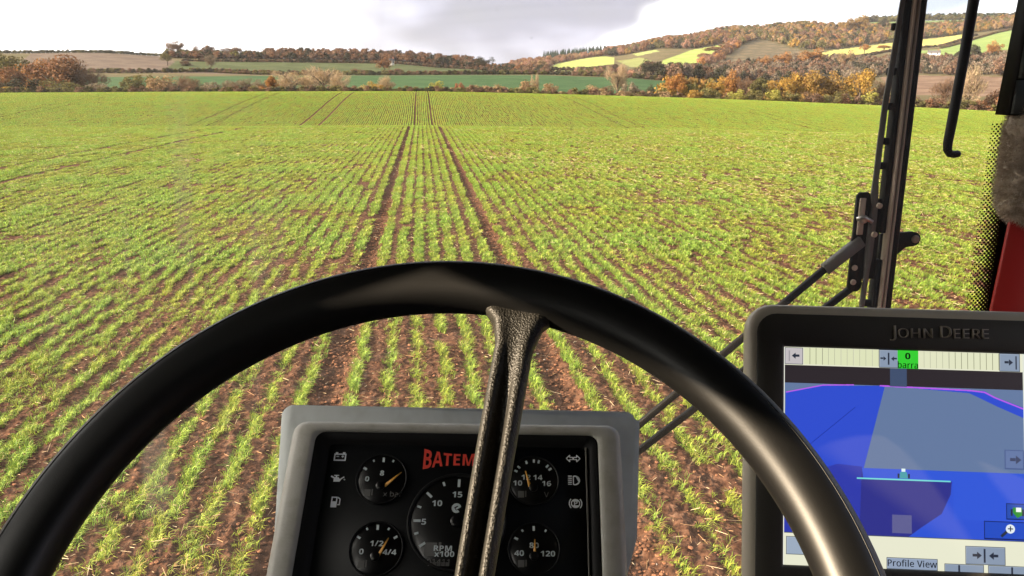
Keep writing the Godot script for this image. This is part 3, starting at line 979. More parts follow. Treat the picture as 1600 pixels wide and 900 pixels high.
func steering_wheel() -> void:
	var o := base("steering_wheel", "black steering wheel with a grained spoke across the instrument panel", "steering wheel", frame_at(WHEEL))
	var st := start()
	var rings := []
	for i in 161:
		var t := TAU * i / 160
		var r := PackedVector3Array()
		for k in 28:
			var p := TAU * k / 28
			var cx := signf(cos(p)) * pow(absf(cos(p)), .86) * .0157
			var cz := signf(sin(p)) * pow(absf(sin(p)), .86) * .0150
			r.append(Vector3(cos(t) * (.21 + cx), sin(t) * (.21 + cx), cz))
		rings.append(r)
	loft(st, rings, true, false)
	obj("rim", done(st), mats["wheel_rubber"], o)
	# moulding seam that runs round the front of the rim
	st = start()
	rings = []
	for i in 161:
		var t := TAU * i / 160
		var ring := PackedVector3Array()
		for k in 6:
			var p := TAU * k / 6
			var rr := .21 + .0088 + cos(p) * .0006
			ring.append(Vector3(cos(t) * rr, sin(t) * rr, .0129 + sin(p) * .0006))
		rings.append(ring)
	loft(st, rings, true, false)
	obj("moulding_seam", done(st), mats["wheel_rubber"], o)
	for turn in 3:
		st = start()
		rings = []
		for i in 15:
			var f := i / 14.0
			var hw := lerpf(.0112, .0094, f) + .016 * pow(maxf(0, 1 - f * 7), 2.2)
			var hh := lerpf(.0058, .009, minf(1, f * 2.5))
			var up := clampf(1.25 - f * 2.6, 0, 1)
			var r := PackedVector3Array()
			for q in [[-1, -.9], [-1.02, .0], [-.98, .5], [-.84, .88], [-.66, 1.0], [-.48, .86], [-.36, .45 + .4 * up], [-.28, .12 + .7 * up], [0, .06 + .75 * up], [.20, .12 + .7 * up], [.28, .45 + .4 * up], [.40, .86], [.58, 1.0], [.8, .88], [.97, .5], [1.02, 0], [1, -.9], [.5, -1.1], [-.5, -1.1]]:
				r.append(Vector3(q[0] * hw, q[1] * hh, 0))
			var c := Vector3(.0432, .198, 0).lerp(Vector3(.0150, .0, -.030 * f), f)
			var along := Vector3(-.0282, -.198, 0).normalized()
			var side := Vector3(-along.y, along.x, 0)
			var ring := PackedVector3Array()
			for q in r: ring.append((c + side * q.x + Vector3(0, 0, q.y)).rotated(Vector3.BACK, turn * TAU / 3))
			rings.append(ring)
		loft(st, rings)
		obj("spoke", done(st), mats["grained_rubber"], o)
	st = start()
	rings = []
	for q in [[.022, -.06], [.030, -.052], [.032, -.040], [.030, -.03], [.024, -.026], [.004, -.026]]:
		var r := PackedVector3Array()
		for k in 32: r.append(Vector3(cos(TAU * k / 32) * q[0], sin(TAU * k / 32) * q[0], q[1]))
		rings.append(r)
	loft(st, rings)
	obj("hub", done(st), mats["black_plastic"], o)
	var col := base("steering_column", "black steering column under the wheel hub", "steering column", frame_at(WHEEL))
	st = start()
	tube(st, [Vector3(0, 0, -.03), Vector3(0, 0, -.5), Vector3(0, 0, -.95)], [.03, .034, .036], 16)
	obj("column_tube", done(st), mats["black_plastic"], col)

func ring_of(l: float, r: float, t: float, b: float, rad: float, z: float) -> PackedVector3Array:
	var p := PackedVector3Array()
	for q in outline((r - l) / 2, (t - b) / 2, rad, 6): p.append(Vector3(q.x + (l + r) / 2, q.y + (t + b) / 2, z))
	return p

func instrument_panel() -> void:
	var o := base("instrument_panel", "grey instrument panel with black gauge face behind the wheel", "instrument panel", frame_at(DASH))
	# flange: a plate with clipped corners that tapers downwards
	var st := start(false)
	var fl := PackedVector2Array()
	for k in 7: fl.append(Vector2(-.1645, .0857) + Vector2(cos(PI - k * PI / 12), sin(PI - k * PI / 12)) * .0105)
	for k in 4: fl.append(Vector2(.154, .0845) + Vector2(cos(PI / 2 - k * PI / 6 * .9), sin(PI / 2 - k * PI / 6 * .9)) * .0095)
	fl.append_array(PackedVector2Array([Vector2(.1675, .0845), Vector2(.1585, -.026), Vector2(.1475, -.060), Vector2(.142, -.135), Vector2(-.142, -.135), Vector2(-.150, -.064), Vector2(-.1605, -.028)]))
	prism(st, fl, -.004, 0)
	obj("flange", done(st), mats["flange_grey"], o)
	# raised surround
	st = start()
	var loops := [ring_of(-.1605, .1485, .0775, -.135, .012, .0004), ring_of(-.1585, .1475, .0765, -.135, .012, .006), ring_of(-.1555, .1455, .0745, -.135, .012, .0105), ring_of(-.151, .142, .0715, -.135, .011, .0130), ring_of(-.140, .132, .0672, -.134, .010, .0138), ring_of(-.1362, .1275, .0650, -.133, .009, .0128), ring_of(-.1352, .1262, .0642, -.133, .009, .0110)]
	loft(st, loops, true, false)
	obj("surround", done(st), mats["grey_shell"], o)
	st = start()
	loft(st, [ring_of(-.1352, .1262, .0642, -.133, .009, .0110), ring_of(-.1335, .1250, .0632, -.132, .008, .0118), ring_of(-.1262, .1180, .0575, -.128, .005, .0045), ring_of(-.1225, .1150, .0550, -.127, .004, .0030)], true, false)
	obj("inner_frame", done(st), mats["black_plastic"], o)
	st = start(false)
	box(st, Vector3(.1150, -.126, .0030), Vector3(.1166, .0545, .0062), .0004)
	obj("lit_edge_strip", done(st), mats["grey_metal"], o)  # light caught by the black frame edge, drawn as a grey strip
	st = start(false)
	box(st, Vector3(-.1265, -.129, -.001), Vector3(.119, .058, .0031), 0)
	obj("face", done(st), mats["black_face"], o)
	st = start(false)
	box(st, Vector3(-.11, -.1345, -.35), Vector3(.11, -.06, -.0042), .004)
	obj("pedestal", done(st), mats["black_plastic"], o)
	gauge(o, Vector2(-.0706, .0223), .0236, [[150, 1], [118, .6], [90, 1.2], [62, .6]], [["0", -.55, -.02, .165, 1], ["8", 0, .22, .165, 1], ["x bar", .5, -.6, .14, 0]], [Vector2(.16, -.30), Vector2(.76, .26)], 1)
	gauge(o, Vector2(-.0680, -.0405), .0240, [[150, 1], [120, .6], [92, 1.2], [62, .6], [32, 1]], [["0", -.52, -.12, .165, 1], ["1/2", 0, .18, .165, 1], ["4/4", .5, -.12, .165, 1]], [Vector2(.08, -.34), Vector2(.42, .38)], 2)
	gauge(o, Vector2(.0679, .0230), .0232, [[152, .9], [138, .9], [112, .9], [90, .9], [76, .9], [48, .9], [36, .9]], [["10", -.62, -.12, .165, 1], ["12", -.30, .12, .165, 1], ["14", .16, .12, .165, 1], ["16", .50, -.12, .165, 1], ["V", .5, -.56, .14, 0]], [Vector2(-.14, -.26), Vector2(-.32, .36)], 3)
	gauge(o, Vector2(.0690, -.0380), .0228, [[152, 1], [124, .6], [92, 1.2], [58, .6]], [["40", -.56, -.18, .165, 1], ["80", 0, .12, .165, 1], ["120", .52, -.18, .165, 1]], [Vector2(.02, -.32), Vector2(.03, .34)], 4)
	gauge(o, Vector2(.0005, -.0155), .0440, [[216, .8], [198, .5], [180, .9], [160, .5], [138, .9], [112, .5], [90, 1.0], [66, .5], [42, .9], [20, .5], [0, .9], [-20, .5], [-38, .8]], [["5", -.66, -.02, .115, 1], ["10", -.42, .36, .115, 1], ["15", -.02, .55, .115, 1], ["20", .42, .36, .115, 1], ["25", .64, -.02, .115, 1], ["RPM", -.24, -.54, .085, 1], ["x100", -.2, -.65, .05, 1], ["01411", -.3, -.80, .075, 0]], [Vector2(.2, -.2), Vector2(.5, -.45)], 5)
	# maker's name, tall at its ends
	st = SurfaceTool.new()
	st.begin(Mesh.PRIMITIVE_TRIANGLES)
	var src := words("BATEMAN", .0115, .0005, .92, true)
	var arr := src.surface_get_arrays(0)
	var v: PackedVector3Array = arr[Mesh.ARRAY_VERTEX]
	var wide := 0.0
	for p in v: wide = maxf(wide, absf(p.x))
	for i in v.size():
		var f := absf(v[i].x) / wide
		v[i] = Vector3(v[i].x / wide * .0345, v[i].y * (.93 + .78 * f * f), v[i].z)
	arr[Mesh.ARRAY_VERTEX] = v
	var logo := ArrayMesh.new()
	logo.add_surface_from_arrays(Mesh.PRIMITIVE_TRIANGLES, arr)
	var lo := obj("name_plate", logo, mats["logo_red"], o)
	lo.position = Vector3(.0005, .0415, .0034)
	# warning signs
	var ic := [["battery_sign", Vector2(-.1116, .0426)], ["oil_sign", Vector2(-.1108, .0218)], ["fuel_sign", Vector2(-.1094, .0003)], ["indicator_sign", Vector2(.1040, .0447)], ["headlamp_sign", Vector2(.1049, .0239)], ["parking_brake_sign", Vector2(.1054, .0026)]]
	for k in 6:
		st = start(false)
		var let := SurfaceTool.new(); let.begin(Mesh.PRIMITIVE_TRIANGLES)
		var z := .0031; var u := .0045; var y := z + .0003
		match k:
			0:
				for b in [[-1.25, -.8, 1.25, -.55], [-1.25, .5, 1.25, .75], [-1.25, -.8, -1.0, .75], [1.0, -.8, 1.25, .75], [-1.0, .75, -.5, 1.05], [.5, .75, 1.0, 1.05], [-.75, .05, -.25, .22], [.3, .05, .8, .22], [.47, -.12, .63, .4]]:
					box(st, Vector3(b[0] * u, b[1] * u, z), Vector3(b[2] * u, b[3] * u, y))
			1:
				prism(st, PackedVector2Array([Vector2(-.8, -.6) * u, Vector2(.45, -.6) * u, Vector2(.9, .1) * u, Vector2(.35, .0) * u, Vector2(.2, .3) * u, Vector2(-.8, .3) * u]), z, y)
				prism(st, bar2(Vector2(-.8, .2) * u, Vector2(-1.4, .55) * u, .28 * u), z, y)
				prism(st, bar2(Vector2(.7, .0) * u, Vector2(1.3, .42) * u, .24 * u), z, y)
				box(st, Vector3(-.45 * u, .3 * u, z), Vector3(-.15 * u, .62 * u, y))
				box(st, Vector3(-.8 * u, .6 * u, z), Vector3(.2 * u, .8 * u, y))
				prism(st, disc2(Vector2(1.42, -.15) * u, .17 * u, 8), z, y)
			2:
				box(st, Vector3(-.95 * u, -1.1 * u, z), Vector3(.25 * u, .1 * u, y))
				box(st, Vector3(-.95 * u, .1 * u, z), Vector3(-.72 * u, 1.05 * u, y))
				box(st, Vector3(.02 * u, .1 * u, z), Vector3(.25 * u, 1.05 * u, y))
				box(st, Vector3(-.72 * u, .82 * u, z), Vector3(.02 * u, 1.05 * u, y))
				prism(st, bar2(Vector2(.35, .95) * u, Vector2(.85, .5) * u, .24 * u), z, y)
				prism(st, bar2(Vector2(.8, .6) * u, Vector2(.8, -.6) * u, .22 * u), z, y)
				prism(st, bar2(Vector2(.9, -.55) * u, Vector2(.4, -.55) * u, .2 * u), z, y)
			3:
				for s in [-1.0, 1.0]:
					for b in [[Vector2(.08, .24), Vector2(.7, .24)], [Vector2(.08, -.24), Vector2(.7, -.24)], [Vector2(.08, .3), Vector2(.08, -.3)], [Vector2(.7, .7), Vector2(1.4, 0)], [Vector2(.7, -.7), Vector2(1.4, 0)], [Vector2(.7, .75), Vector2(.7, .2)], [Vector2(.7, -.75), Vector2(.7, -.2)]]:
						prism(st, bar2(Vector2(b[0].x * s, b[0].y) * u, Vector2(b[1].x * s, b[1].y) * u, .2 * u), z, y)
			4:
				for b in 5: box(st, Vector3(-1.3 * u, (-.9 + b * .42) * u, z), Vector3(-.55 * u, (-.72 + b * .42) * u, y))
				prism(st, arc2(Vector2(.1, 0) * u, .9 * u, .22 * u, -1.9, 1.9, 16), z, y)
				box(st, Vector3(-.35 * u, -.9 * u, z), Vector3(-.13 * u, .9 * u, y))
			5:
				for s in [0.0, PI]: prism(st, arc2(Vector2.ZERO, .82 * u, .18 * u, s, s + PI, 12), z, y)
				prism(st, arc2(Vector2.ZERO, 1.25 * u, .2 * u, -.8, .8), z, y)
				prism(st, arc2(Vector2.ZERO, 1.25 * u, .2 * u, PI - .8, PI + .8), z, y)
				put_words(let, "P", Vector2(0, 0), .9 * u, y, 1.1)
		var g := obj(ic[k][0], with_words(st, let), mats["icon_white"], o)
		g.position = Vector3(ic[k][1].x, ic[k][1].y, 0)

func with_words(flat: SurfaceTool, lettering: SurfaceTool) -> ArrayMesh:
	var m := done_flat(flat)
	return lettering.commit(m) if lettering.commit().get_surface_count() else m

func done_flat(st: SurfaceTool) -> ArrayMesh:
	st.generate_normals()
	return st.commit()

func gauge(o: Node3D, at: Vector2, r: float, ticks: Array, text: Array, hand: Array, which: int) -> void:
	var z := .0032
	var st := start()
	var rings := []
	for q in [[1.0, 0.], [1.0, .0011], [.985, .0017], [.95, .0015], [.935, .0004], [.93, .0004]]:
		var p := PackedVector3Array()
		for k in 48: p.append(Vector3(cos(TAU * k / 48) * q[0] * r, sin(TAU * k / 48) * q[0] * r, q[1]))
		rings.append(p)
	loft(st, rings, true, false)
	var g := obj("gauge", done(st), mats["black_plastic"], o)
	g.position = Vector3(at.x, at.y, z)
	st = start(false)
	prism(st, disc2(Vector2.ZERO, r * .94, 48), -.001, .0005)
	obj("dial", done(st), mats["dial_black"], g)
	st = start(false)
	for t in ticks:
		var a := deg_to_rad(t[0]); var d := Vector2(cos(a), sin(a))
		prism(st, bar2(d * r * (.86 if which != 5 else .87), d * r * (.86 - .15 * float(t[1])), r * (.07 if which != 5 else .045) * (.8 + .4 * float(t[1]))), .0005, .0008)
	var dim := start(false)
	var letters := SurfaceTool.new(); letters.begin(Mesh.PRIMITIVE_TRIANGLES)
	var faint := SurfaceTool.new(); faint.begin(Mesh.PRIMITIVE_TRIANGLES)
	var any_dim := false
	for t in text:
		if t[4] == 1: put_words(letters, t[0], Vector2(t[1], t[2]) * r, float(t[3]) * r, .0007, 1.25, true)
		else:
			put_words(faint, t[0], Vector2(t[1], t[2]) * r, float(t[3]) * r, .0007, 1.2, false)
			any_dim = true
	if any_dim or which in [1, 2, 4]:
		# small dim sign at the lower left of the dial
		var c := Vector2(-.46, -.56) * r
		prism(dim, bar2(c + Vector2(-.14, 0) * r, c + Vector2(.1, 0) * r, .26 * r), .0005, .0007)
		prism(dim, bar2(c + Vector2(.16, -.1) * r, c + Vector2(.16, .14) * r, .05 * r), .0005, .0007)
		any_dim = true
	if which == 5:
		prism(st, arc2(Vector2(-.02, .27) * r, .075 * r, .05 * r, .5, TAU - .9), .0005, .0008)
		prism(st, bar2(Vector2(-.03, .25) * r, Vector2(.06, .31) * r, .035 * r), .0005, .0008)
		for k in 5: prism(dim, arc2(Vector2(-.47 + k * .085, -.84) * r, .05 * r, .006 * r, PI / 4, TAU + PI / 4 - .01, 4), .0005, .0006)
	obj("dial_marks", with_words(st, letters), mats["dial_white"], g)
	if any_dim: obj("dim_marks", with_words(dim, faint), mats["dial_dim"], g)
	st = start(false)
	var a: Vector2 = hand[0] * r; var b: Vector2 = hand[1] * r
	var s := (b - a).normalized().orthogonal()
	prism(st, PackedVector2Array([a + s * r * .065, a - s * r * .065, b - s * r * .018, b + s * r * .018]), .0014, .0019)
	obj("needle", done(st), mats["needle"] if which != 5 else mats["dial_dim"], g)
	st = start(false)
	prism(st, disc2(Vector2(0, -.28) * r if which != 5 else Vector2.ZERO, r * (.17 if which != 5 else .12), 24), .0005, .0024)
	obj("needle_cap", done(st), mats["dial_black"], g)

# ---------------------------------------------------------------- the display
const SW := 1130; const SH := 848      # pixels of the screen picture: 2.5 for every unit used below

func fill(im: Image, pts: Array, c: Color) -> void:      # a filled polygon, corner by corner
	var p := PackedVector2Array()
	for i in range(0, pts.size(), 2): p.append(Vector2(pts[i], pts[i + 1]) * 2.5)
	var lo := p[0].y; var hi := p[0].y
	for q in p:
		lo = minf(lo, q.y); hi = maxf(hi, q.y)
	for y in range(maxi(0, int(lo)), mini(SH, int(hi) + 1)):
		var xs := []
		for k in p.size():
			var a := p[k]; var b := p[(k + 1) % p.size()]
			if (a.y <= y + .5) != (b.y <= y + .5): xs.append(a.x + (y + .5 - a.y) / (b.y - a.y) * (b.x - a.x))
		xs.sort()
		for k in range(0, xs.size() - 1, 2):
			im.fill_rect(Rect2i(int(xs[k]), y, int(xs[k + 1]) - int(xs[k]), 1), c)

func rect(im: Image, x0: float, y0: float, x1: float, y1: float, c: Color) -> void:
	im.fill_rect(Rect2i(int(x0 * 2.5), int(y0 * 2.5), int((x1 - x0) * 2.5), int((y1 - y0) * 2.5)), c)

func stroke(im: Image, pts: Array, w: float, c: Color) -> void:
	for i in range(0, pts.size() - 2, 2):
		var b := bar2(Vector2(pts[i], pts[i + 1]), Vector2(pts[i + 2], pts[i + 3]), w)
		fill(im, [b[0].x, b[0].y, b[1].x, b[1].y, b[2].x, b[2].y, b[3].x, b[3].y], c)

func button(im: Image, x0: float, y0: float, x1: float, y1: float, c: Color) -> void:
	rect(im, x0 - .8, y0 - .8, x1 + .8, y1 + .8, Color8(50, 58, 70))
	rect(im, x0, y0, x1, y1, c)
	rect(im, x0, y0, x1, y0 + 1, c.lightened(.25))
	rect(im, x0, y0, x0 + 1, y1, c.lightened(.25))

func arrow(im: Image, x: float, y: float, s: float, way: float, c: Color) -> void:
	fill(im, [x + way * s, y, x, y - s * .8, x, y + s * .8], c)
	rect(im, minf(x, x - way * s), y - s * .3, maxf(x, x - way * s), y + s * .3, c)

func screen_picture() -> ImageTexture:
	var im := Image.create(SW, SH, false, Image.FORMAT_RGB8)
	var cream := Color8(222, 222, 198); var slate := Color8(96, 116, 152); var blue := Color8(46, 74, 196); var deep := Color8(46, 48, 132)
	var grey := Color8(132, 146, 166); var ink := Color8(40, 46, 60); var pink := Color8(178, 90, 225)
	im.fill(cream)
	# light bar
	for k in 12: rect(im, 32 + k * 9.75, 1, 32 + k * 9.75 + 8.9, 27, Color8(212, 216, 178))
	for k in 13: rect(im, 210 + k * 9.6, 1, 210 + k * 9.6 + 8.8, 27, Color8(216, 218, 186))
	for k in 12: rect(im, 32 + k * 9.75 + 8.9, 1, 32 + k * 9.75 + 9.7, 27, Color8(120, 122, 96))
	for k in 13: rect(im, 210 + k * 9.6 + 8.8, 1, 210 + k * 9.6 + 9.6, 27, Color8(120, 122, 96))
	button(im, 3, 2, 30, 27, Color8(186, 180, 182)); arrow(im, 19, 14, 6, -1, ink); rect(im, 8, 6, 10, 23, Color8(150, 146, 150))
	button(im, 150, 1, 178, 28, grey); rect(im, 163, 5, 165.5, 24, ink); arrow(im, 156, 14, 4.5, 1, ink); arrow(im, 172.5, 14, 4.5, -1, ink)
	rect(im, 178, 0, 210, 29, Color8(52, 196, 48))
	button(im, 336, 1, 366, 28, grey); arrow(im, 350, 14, 6.5, 1, ink); rect(im, 360, 4, 362, 25, ink)
	# map: black sky, slate ground not yet worked, blue ground done
	rect(im, 2, 29, 371, 58, Color8(44, 38, 42))
	rect(im, 2, 56, 371, 290, slate)
	fill(im, [4, 72, 60, 60, 152, 57, 158, 58, 124, 190, 2, 190], blue)
	fill(im, [158, 57, 290, 60, 312, 60, 326, 68, 371, 84, 371, 100, 332, 84, 306, 72, 288, 64], blue)
	rect(im, 2, 55, 371, 57, Color8(44, 38, 42))
	stroke(im, [4, 72, 62, 59, 110, 57], 1.8, pink)
	stroke(im, [150, 57, 290, 60, 312, 62, 328, 70, 371, 86], 2.2, pink)
	rect(im, 166, 29, 192, 58, Color8(62, 76, 104))
	rect(im, 2, 186, 371, 290, Color8(46, 80, 202))
	fill(im, [2, 186, 70, 186, 84, 181, 122, 184, 124, 202, 260, 202, 258, 222, 244, 252, 210, 276, 192, 290, 2, 290], deep)
	fill(im, [122, 186, 371, 186, 371, 260, 262, 260, 262, 200, 124, 200], Color8(48, 84, 206))
	fill(im, [2, 186, 70, 186, 84, 181, 122, 184, 118, 290, 2, 290], Color8(46, 56, 162))
	stroke(im, [114, 202, 258, 202], 2.2, Color8(110, 205, 205))
	stroke(im, [42, 152, 112, 92], .7, Color8(16, 34, 130))
	# the machine and the buttons that lie over the map
	fill(im, [180, 200, 181, 190, 191, 190, 193, 200], Color8(60, 150, 160)); rect(im, 183, 185, 189, 190, Color8(215, 235, 235)); rect(im, 177, 193, 180, 200, Color8(14, 30, 50)); rect(im, 193, 193, 196, 200, Color8(14, 30, 50))
	rect(im, 168, 256, 198, 284, Color8(92, 92, 140))
	rect(im, 341, 150, 371, 180, Color8(74, 90, 134)); rect(im, 342.5, 151.5, 369, 178.5, Color8(98, 116, 158)); arrow(im, 358, 165, 8.5, 1, Color8(66, 72, 100))
	rect(im, 342, 232, 371, 257, Color8(20, 34, 90)); rect(im, 343.5, 233.5, 371, 255.5, Color8(40, 76, 170)); fill(im, [352, 246, 352, 238, 366, 238, 366, 250, 359, 254], Color8(52, 140, 52)); rect(im, 357, 238, 365, 245, Color8(235, 240, 235)); rect(im, 349, 241, 352, 251, ink); rect(im, 366, 241, 369, 251, ink)
	rect(im, 308, 260, 371, 288, Color8(18, 30, 92)); rect(im, 309.5, 261.5, 371, 286.5, Color8(36, 74, 186)); stroke(im, [334, 283, 344, 274], 4, ink)
	for k in 20:
		var t := TAU * k / 20; var u := TAU * (k + 1) / 20
		fill(im, [348, 271, 348 + cos(t) * 7, 271 + sin(t) * 7, 348 + cos(u) * 7, 271 + sin(u) * 7], Color8(220, 228, 232))
	stroke(im, [344, 271, 352, 271], 1.6, ink); stroke(im, [348, 267, 348, 275], 1.6, ink)
	# foot
	rect(im, 2, 289, 371, 290.5, Color8(70, 76, 90))
	button(im, 6, 296, 40, 322, Color8(150, 164, 182))
	button(im, 160, 322, 236, 338, Color8(140, 154, 176))
	button(im, 280, 300, 339, 326, grey); rect(im, 307, 303, 310, 324, ink); arrow(im, 297, 313, 7, 1, ink); arrow(im, 322, 313, 7, -1, ink)
	button(im, 248, 328, 306, 339, grey); rect(im, 268, 329, 271, 339, ink)
	button(im, 314, 328, 372, 339, grey); rect(im, 348, 329, 351, 339, ink)
	# the column right of the map
	rect(im, 371, 0, 376, 339, Color8(214, 218, 206))
	rect(im, 376, 0, 453, 22, Color8(20, 20, 22)); rect(im, 376, 22, 453, 64, Color8(34, 62, 190)); rect(im, 376, 64, 453, 100, Color8(24, 36, 96)); rect(im, 376, 100, 453, 339, Color8(206, 212, 206))
	rect(im, 0, 0, 2, 339, Color8(226, 226, 214))
	return ImageTexture.create_from_image(im)

func display() -> void:
	var o := base("guidance_display", "dark guidance display with pale edge and lit blue field map", "display", Transform3D(Basis(Vector3(.98821, -.0191, .15189), Vector3(.06666, .94686, -.31466), Vector3(-.13781, .32108, .93697)), Vector3(.36237, 2.31435, -.50516)))
	var st := start()
	var hx := .1335; var hy := .1105
	loft(st, [ring_of(-hx + .012, hx - .012, hy - .012, -hy + .012, .012, -.05), ring_of(-hx + .010, hx - .010, hy - .010, -hy + .010, .016, -.016), ring_of(-hx, hx, hy, -hy, .021, -.004), ring_of(-hx + .0012, hx - .0012, hy - .0012, -hy + .0012, .020, .002), ring_of(-hx + .0045, hx - .0045, hy - .0045, -hy + .0045, .0175, .0052), ring_of(-hx + .0075, hx - .0075, hy - .0075, -hy + .0075, .0145, .0055)], true, false)
	box(st, Vector3(-.115, -.095, -.05), Vector3(.115, .095, -.002), .004)
	obj("edge", done(st), mats["display_edge"], o)
	st = start()
	loft(st, [ring_of(-hx + .0072, hx - .0072, hy - .0068, -hy + .0072, .0147, .0052), ring_of(-hx + .0085, hx - .0085, hy - .0082, -hy + .0085, .0137, .0066), ring_of(-.108, .108, .0815, -.0815, .002, .0064), ring_of(-.1062, .1062, .0797, -.0797, .001, .0058), ring_of(-.1055, .1055, .079, -.079, .0006, .0030)], true, false)
	obj("bezel", done(st), mats["display_bezel"], o)
	var q := QuadMesh.new()
	q.size = Vector2(.2114, .1584)
	var sm := StandardMaterial3D.new()
	sm.resource_name = "lit_screen"
	sm.albedo_color = lin(.02, .02, .02)
	sm.roughness = .35
	sm.emission_enabled = true
	sm.emission = Color.WHITE
	sm.emission_operator = BaseMaterial3D.EMISSION_OP_MULTIPLY
	sm.emission_texture = screen_picture()
	sm.emission_energy_multiplier = .36
	var sc := obj("screen", q, sm, o)
	sc.position = Vector3(0, 0, .0032)
	var ink := mat("screen_ink", lin(.012, .014, .02), .6)
	st = SurfaceTool.new(); st.begin(Mesh.PRIMITIVE_TRIANGLES)
	var k := .211 / 453
	put_words(st, "Profile View", Vector2(-.1055 + 198 * k, .079 - 330 * k), .0027, .0001, 1.05, false)
	put_words(st, "0", Vector2(-.1055 + 194 * k, .079 - 9 * k), .0036, .0001, 1.2, true)
	put_words(st, "barra", Vector2(-.1055 + 194 * k, .079 - 23 * k), .0021, .0001, 1.0, false)
	obj("screen_text", st.commit(), ink, sc)
	st = SurfaceTool.new(); st.begin(Mesh.PRIMITIVE_TRIANGLES)
	# raised letters of the maker's name: two tall initials
	var x := -.0295
	for w in [["J", .0088], ["OHN", .0070], [" ", 0.], ["D", .0088], ["EERE", .0070]]:
		if w[0] == " ":
			x += .0042
			continue
		var m := words(w[0], w[1], .0016, 1.28, false)
		var bx := m.get_aabb()
		st.append_from(m, 0, Transform3D(Basis(Vector3.BACK, .022), Vector3(x - bx.position.x, .0925 - (.0088 - w[1]) / 2 + (x + .03) * .022, .0068)))
		x += bx.size.x + .0014
	obj("raised_lettering", done_flat(st), mat("lit_bezel_lettering", lin(.26, .225, .17), .4), o)  # bezel plastic lightened to stand in for light on the letter edges
	st = start()
	tube(st, [Vector3(.02, -.02, -.045), Vector3(.03, -.03, -.14), Vector3(.30, -.08, -.2), Vector3(.48, -.12, -.2)], [.014, .014, .014, .014], 12)
	obj("mounting_arm", done(st), mats["black_metal"], o)

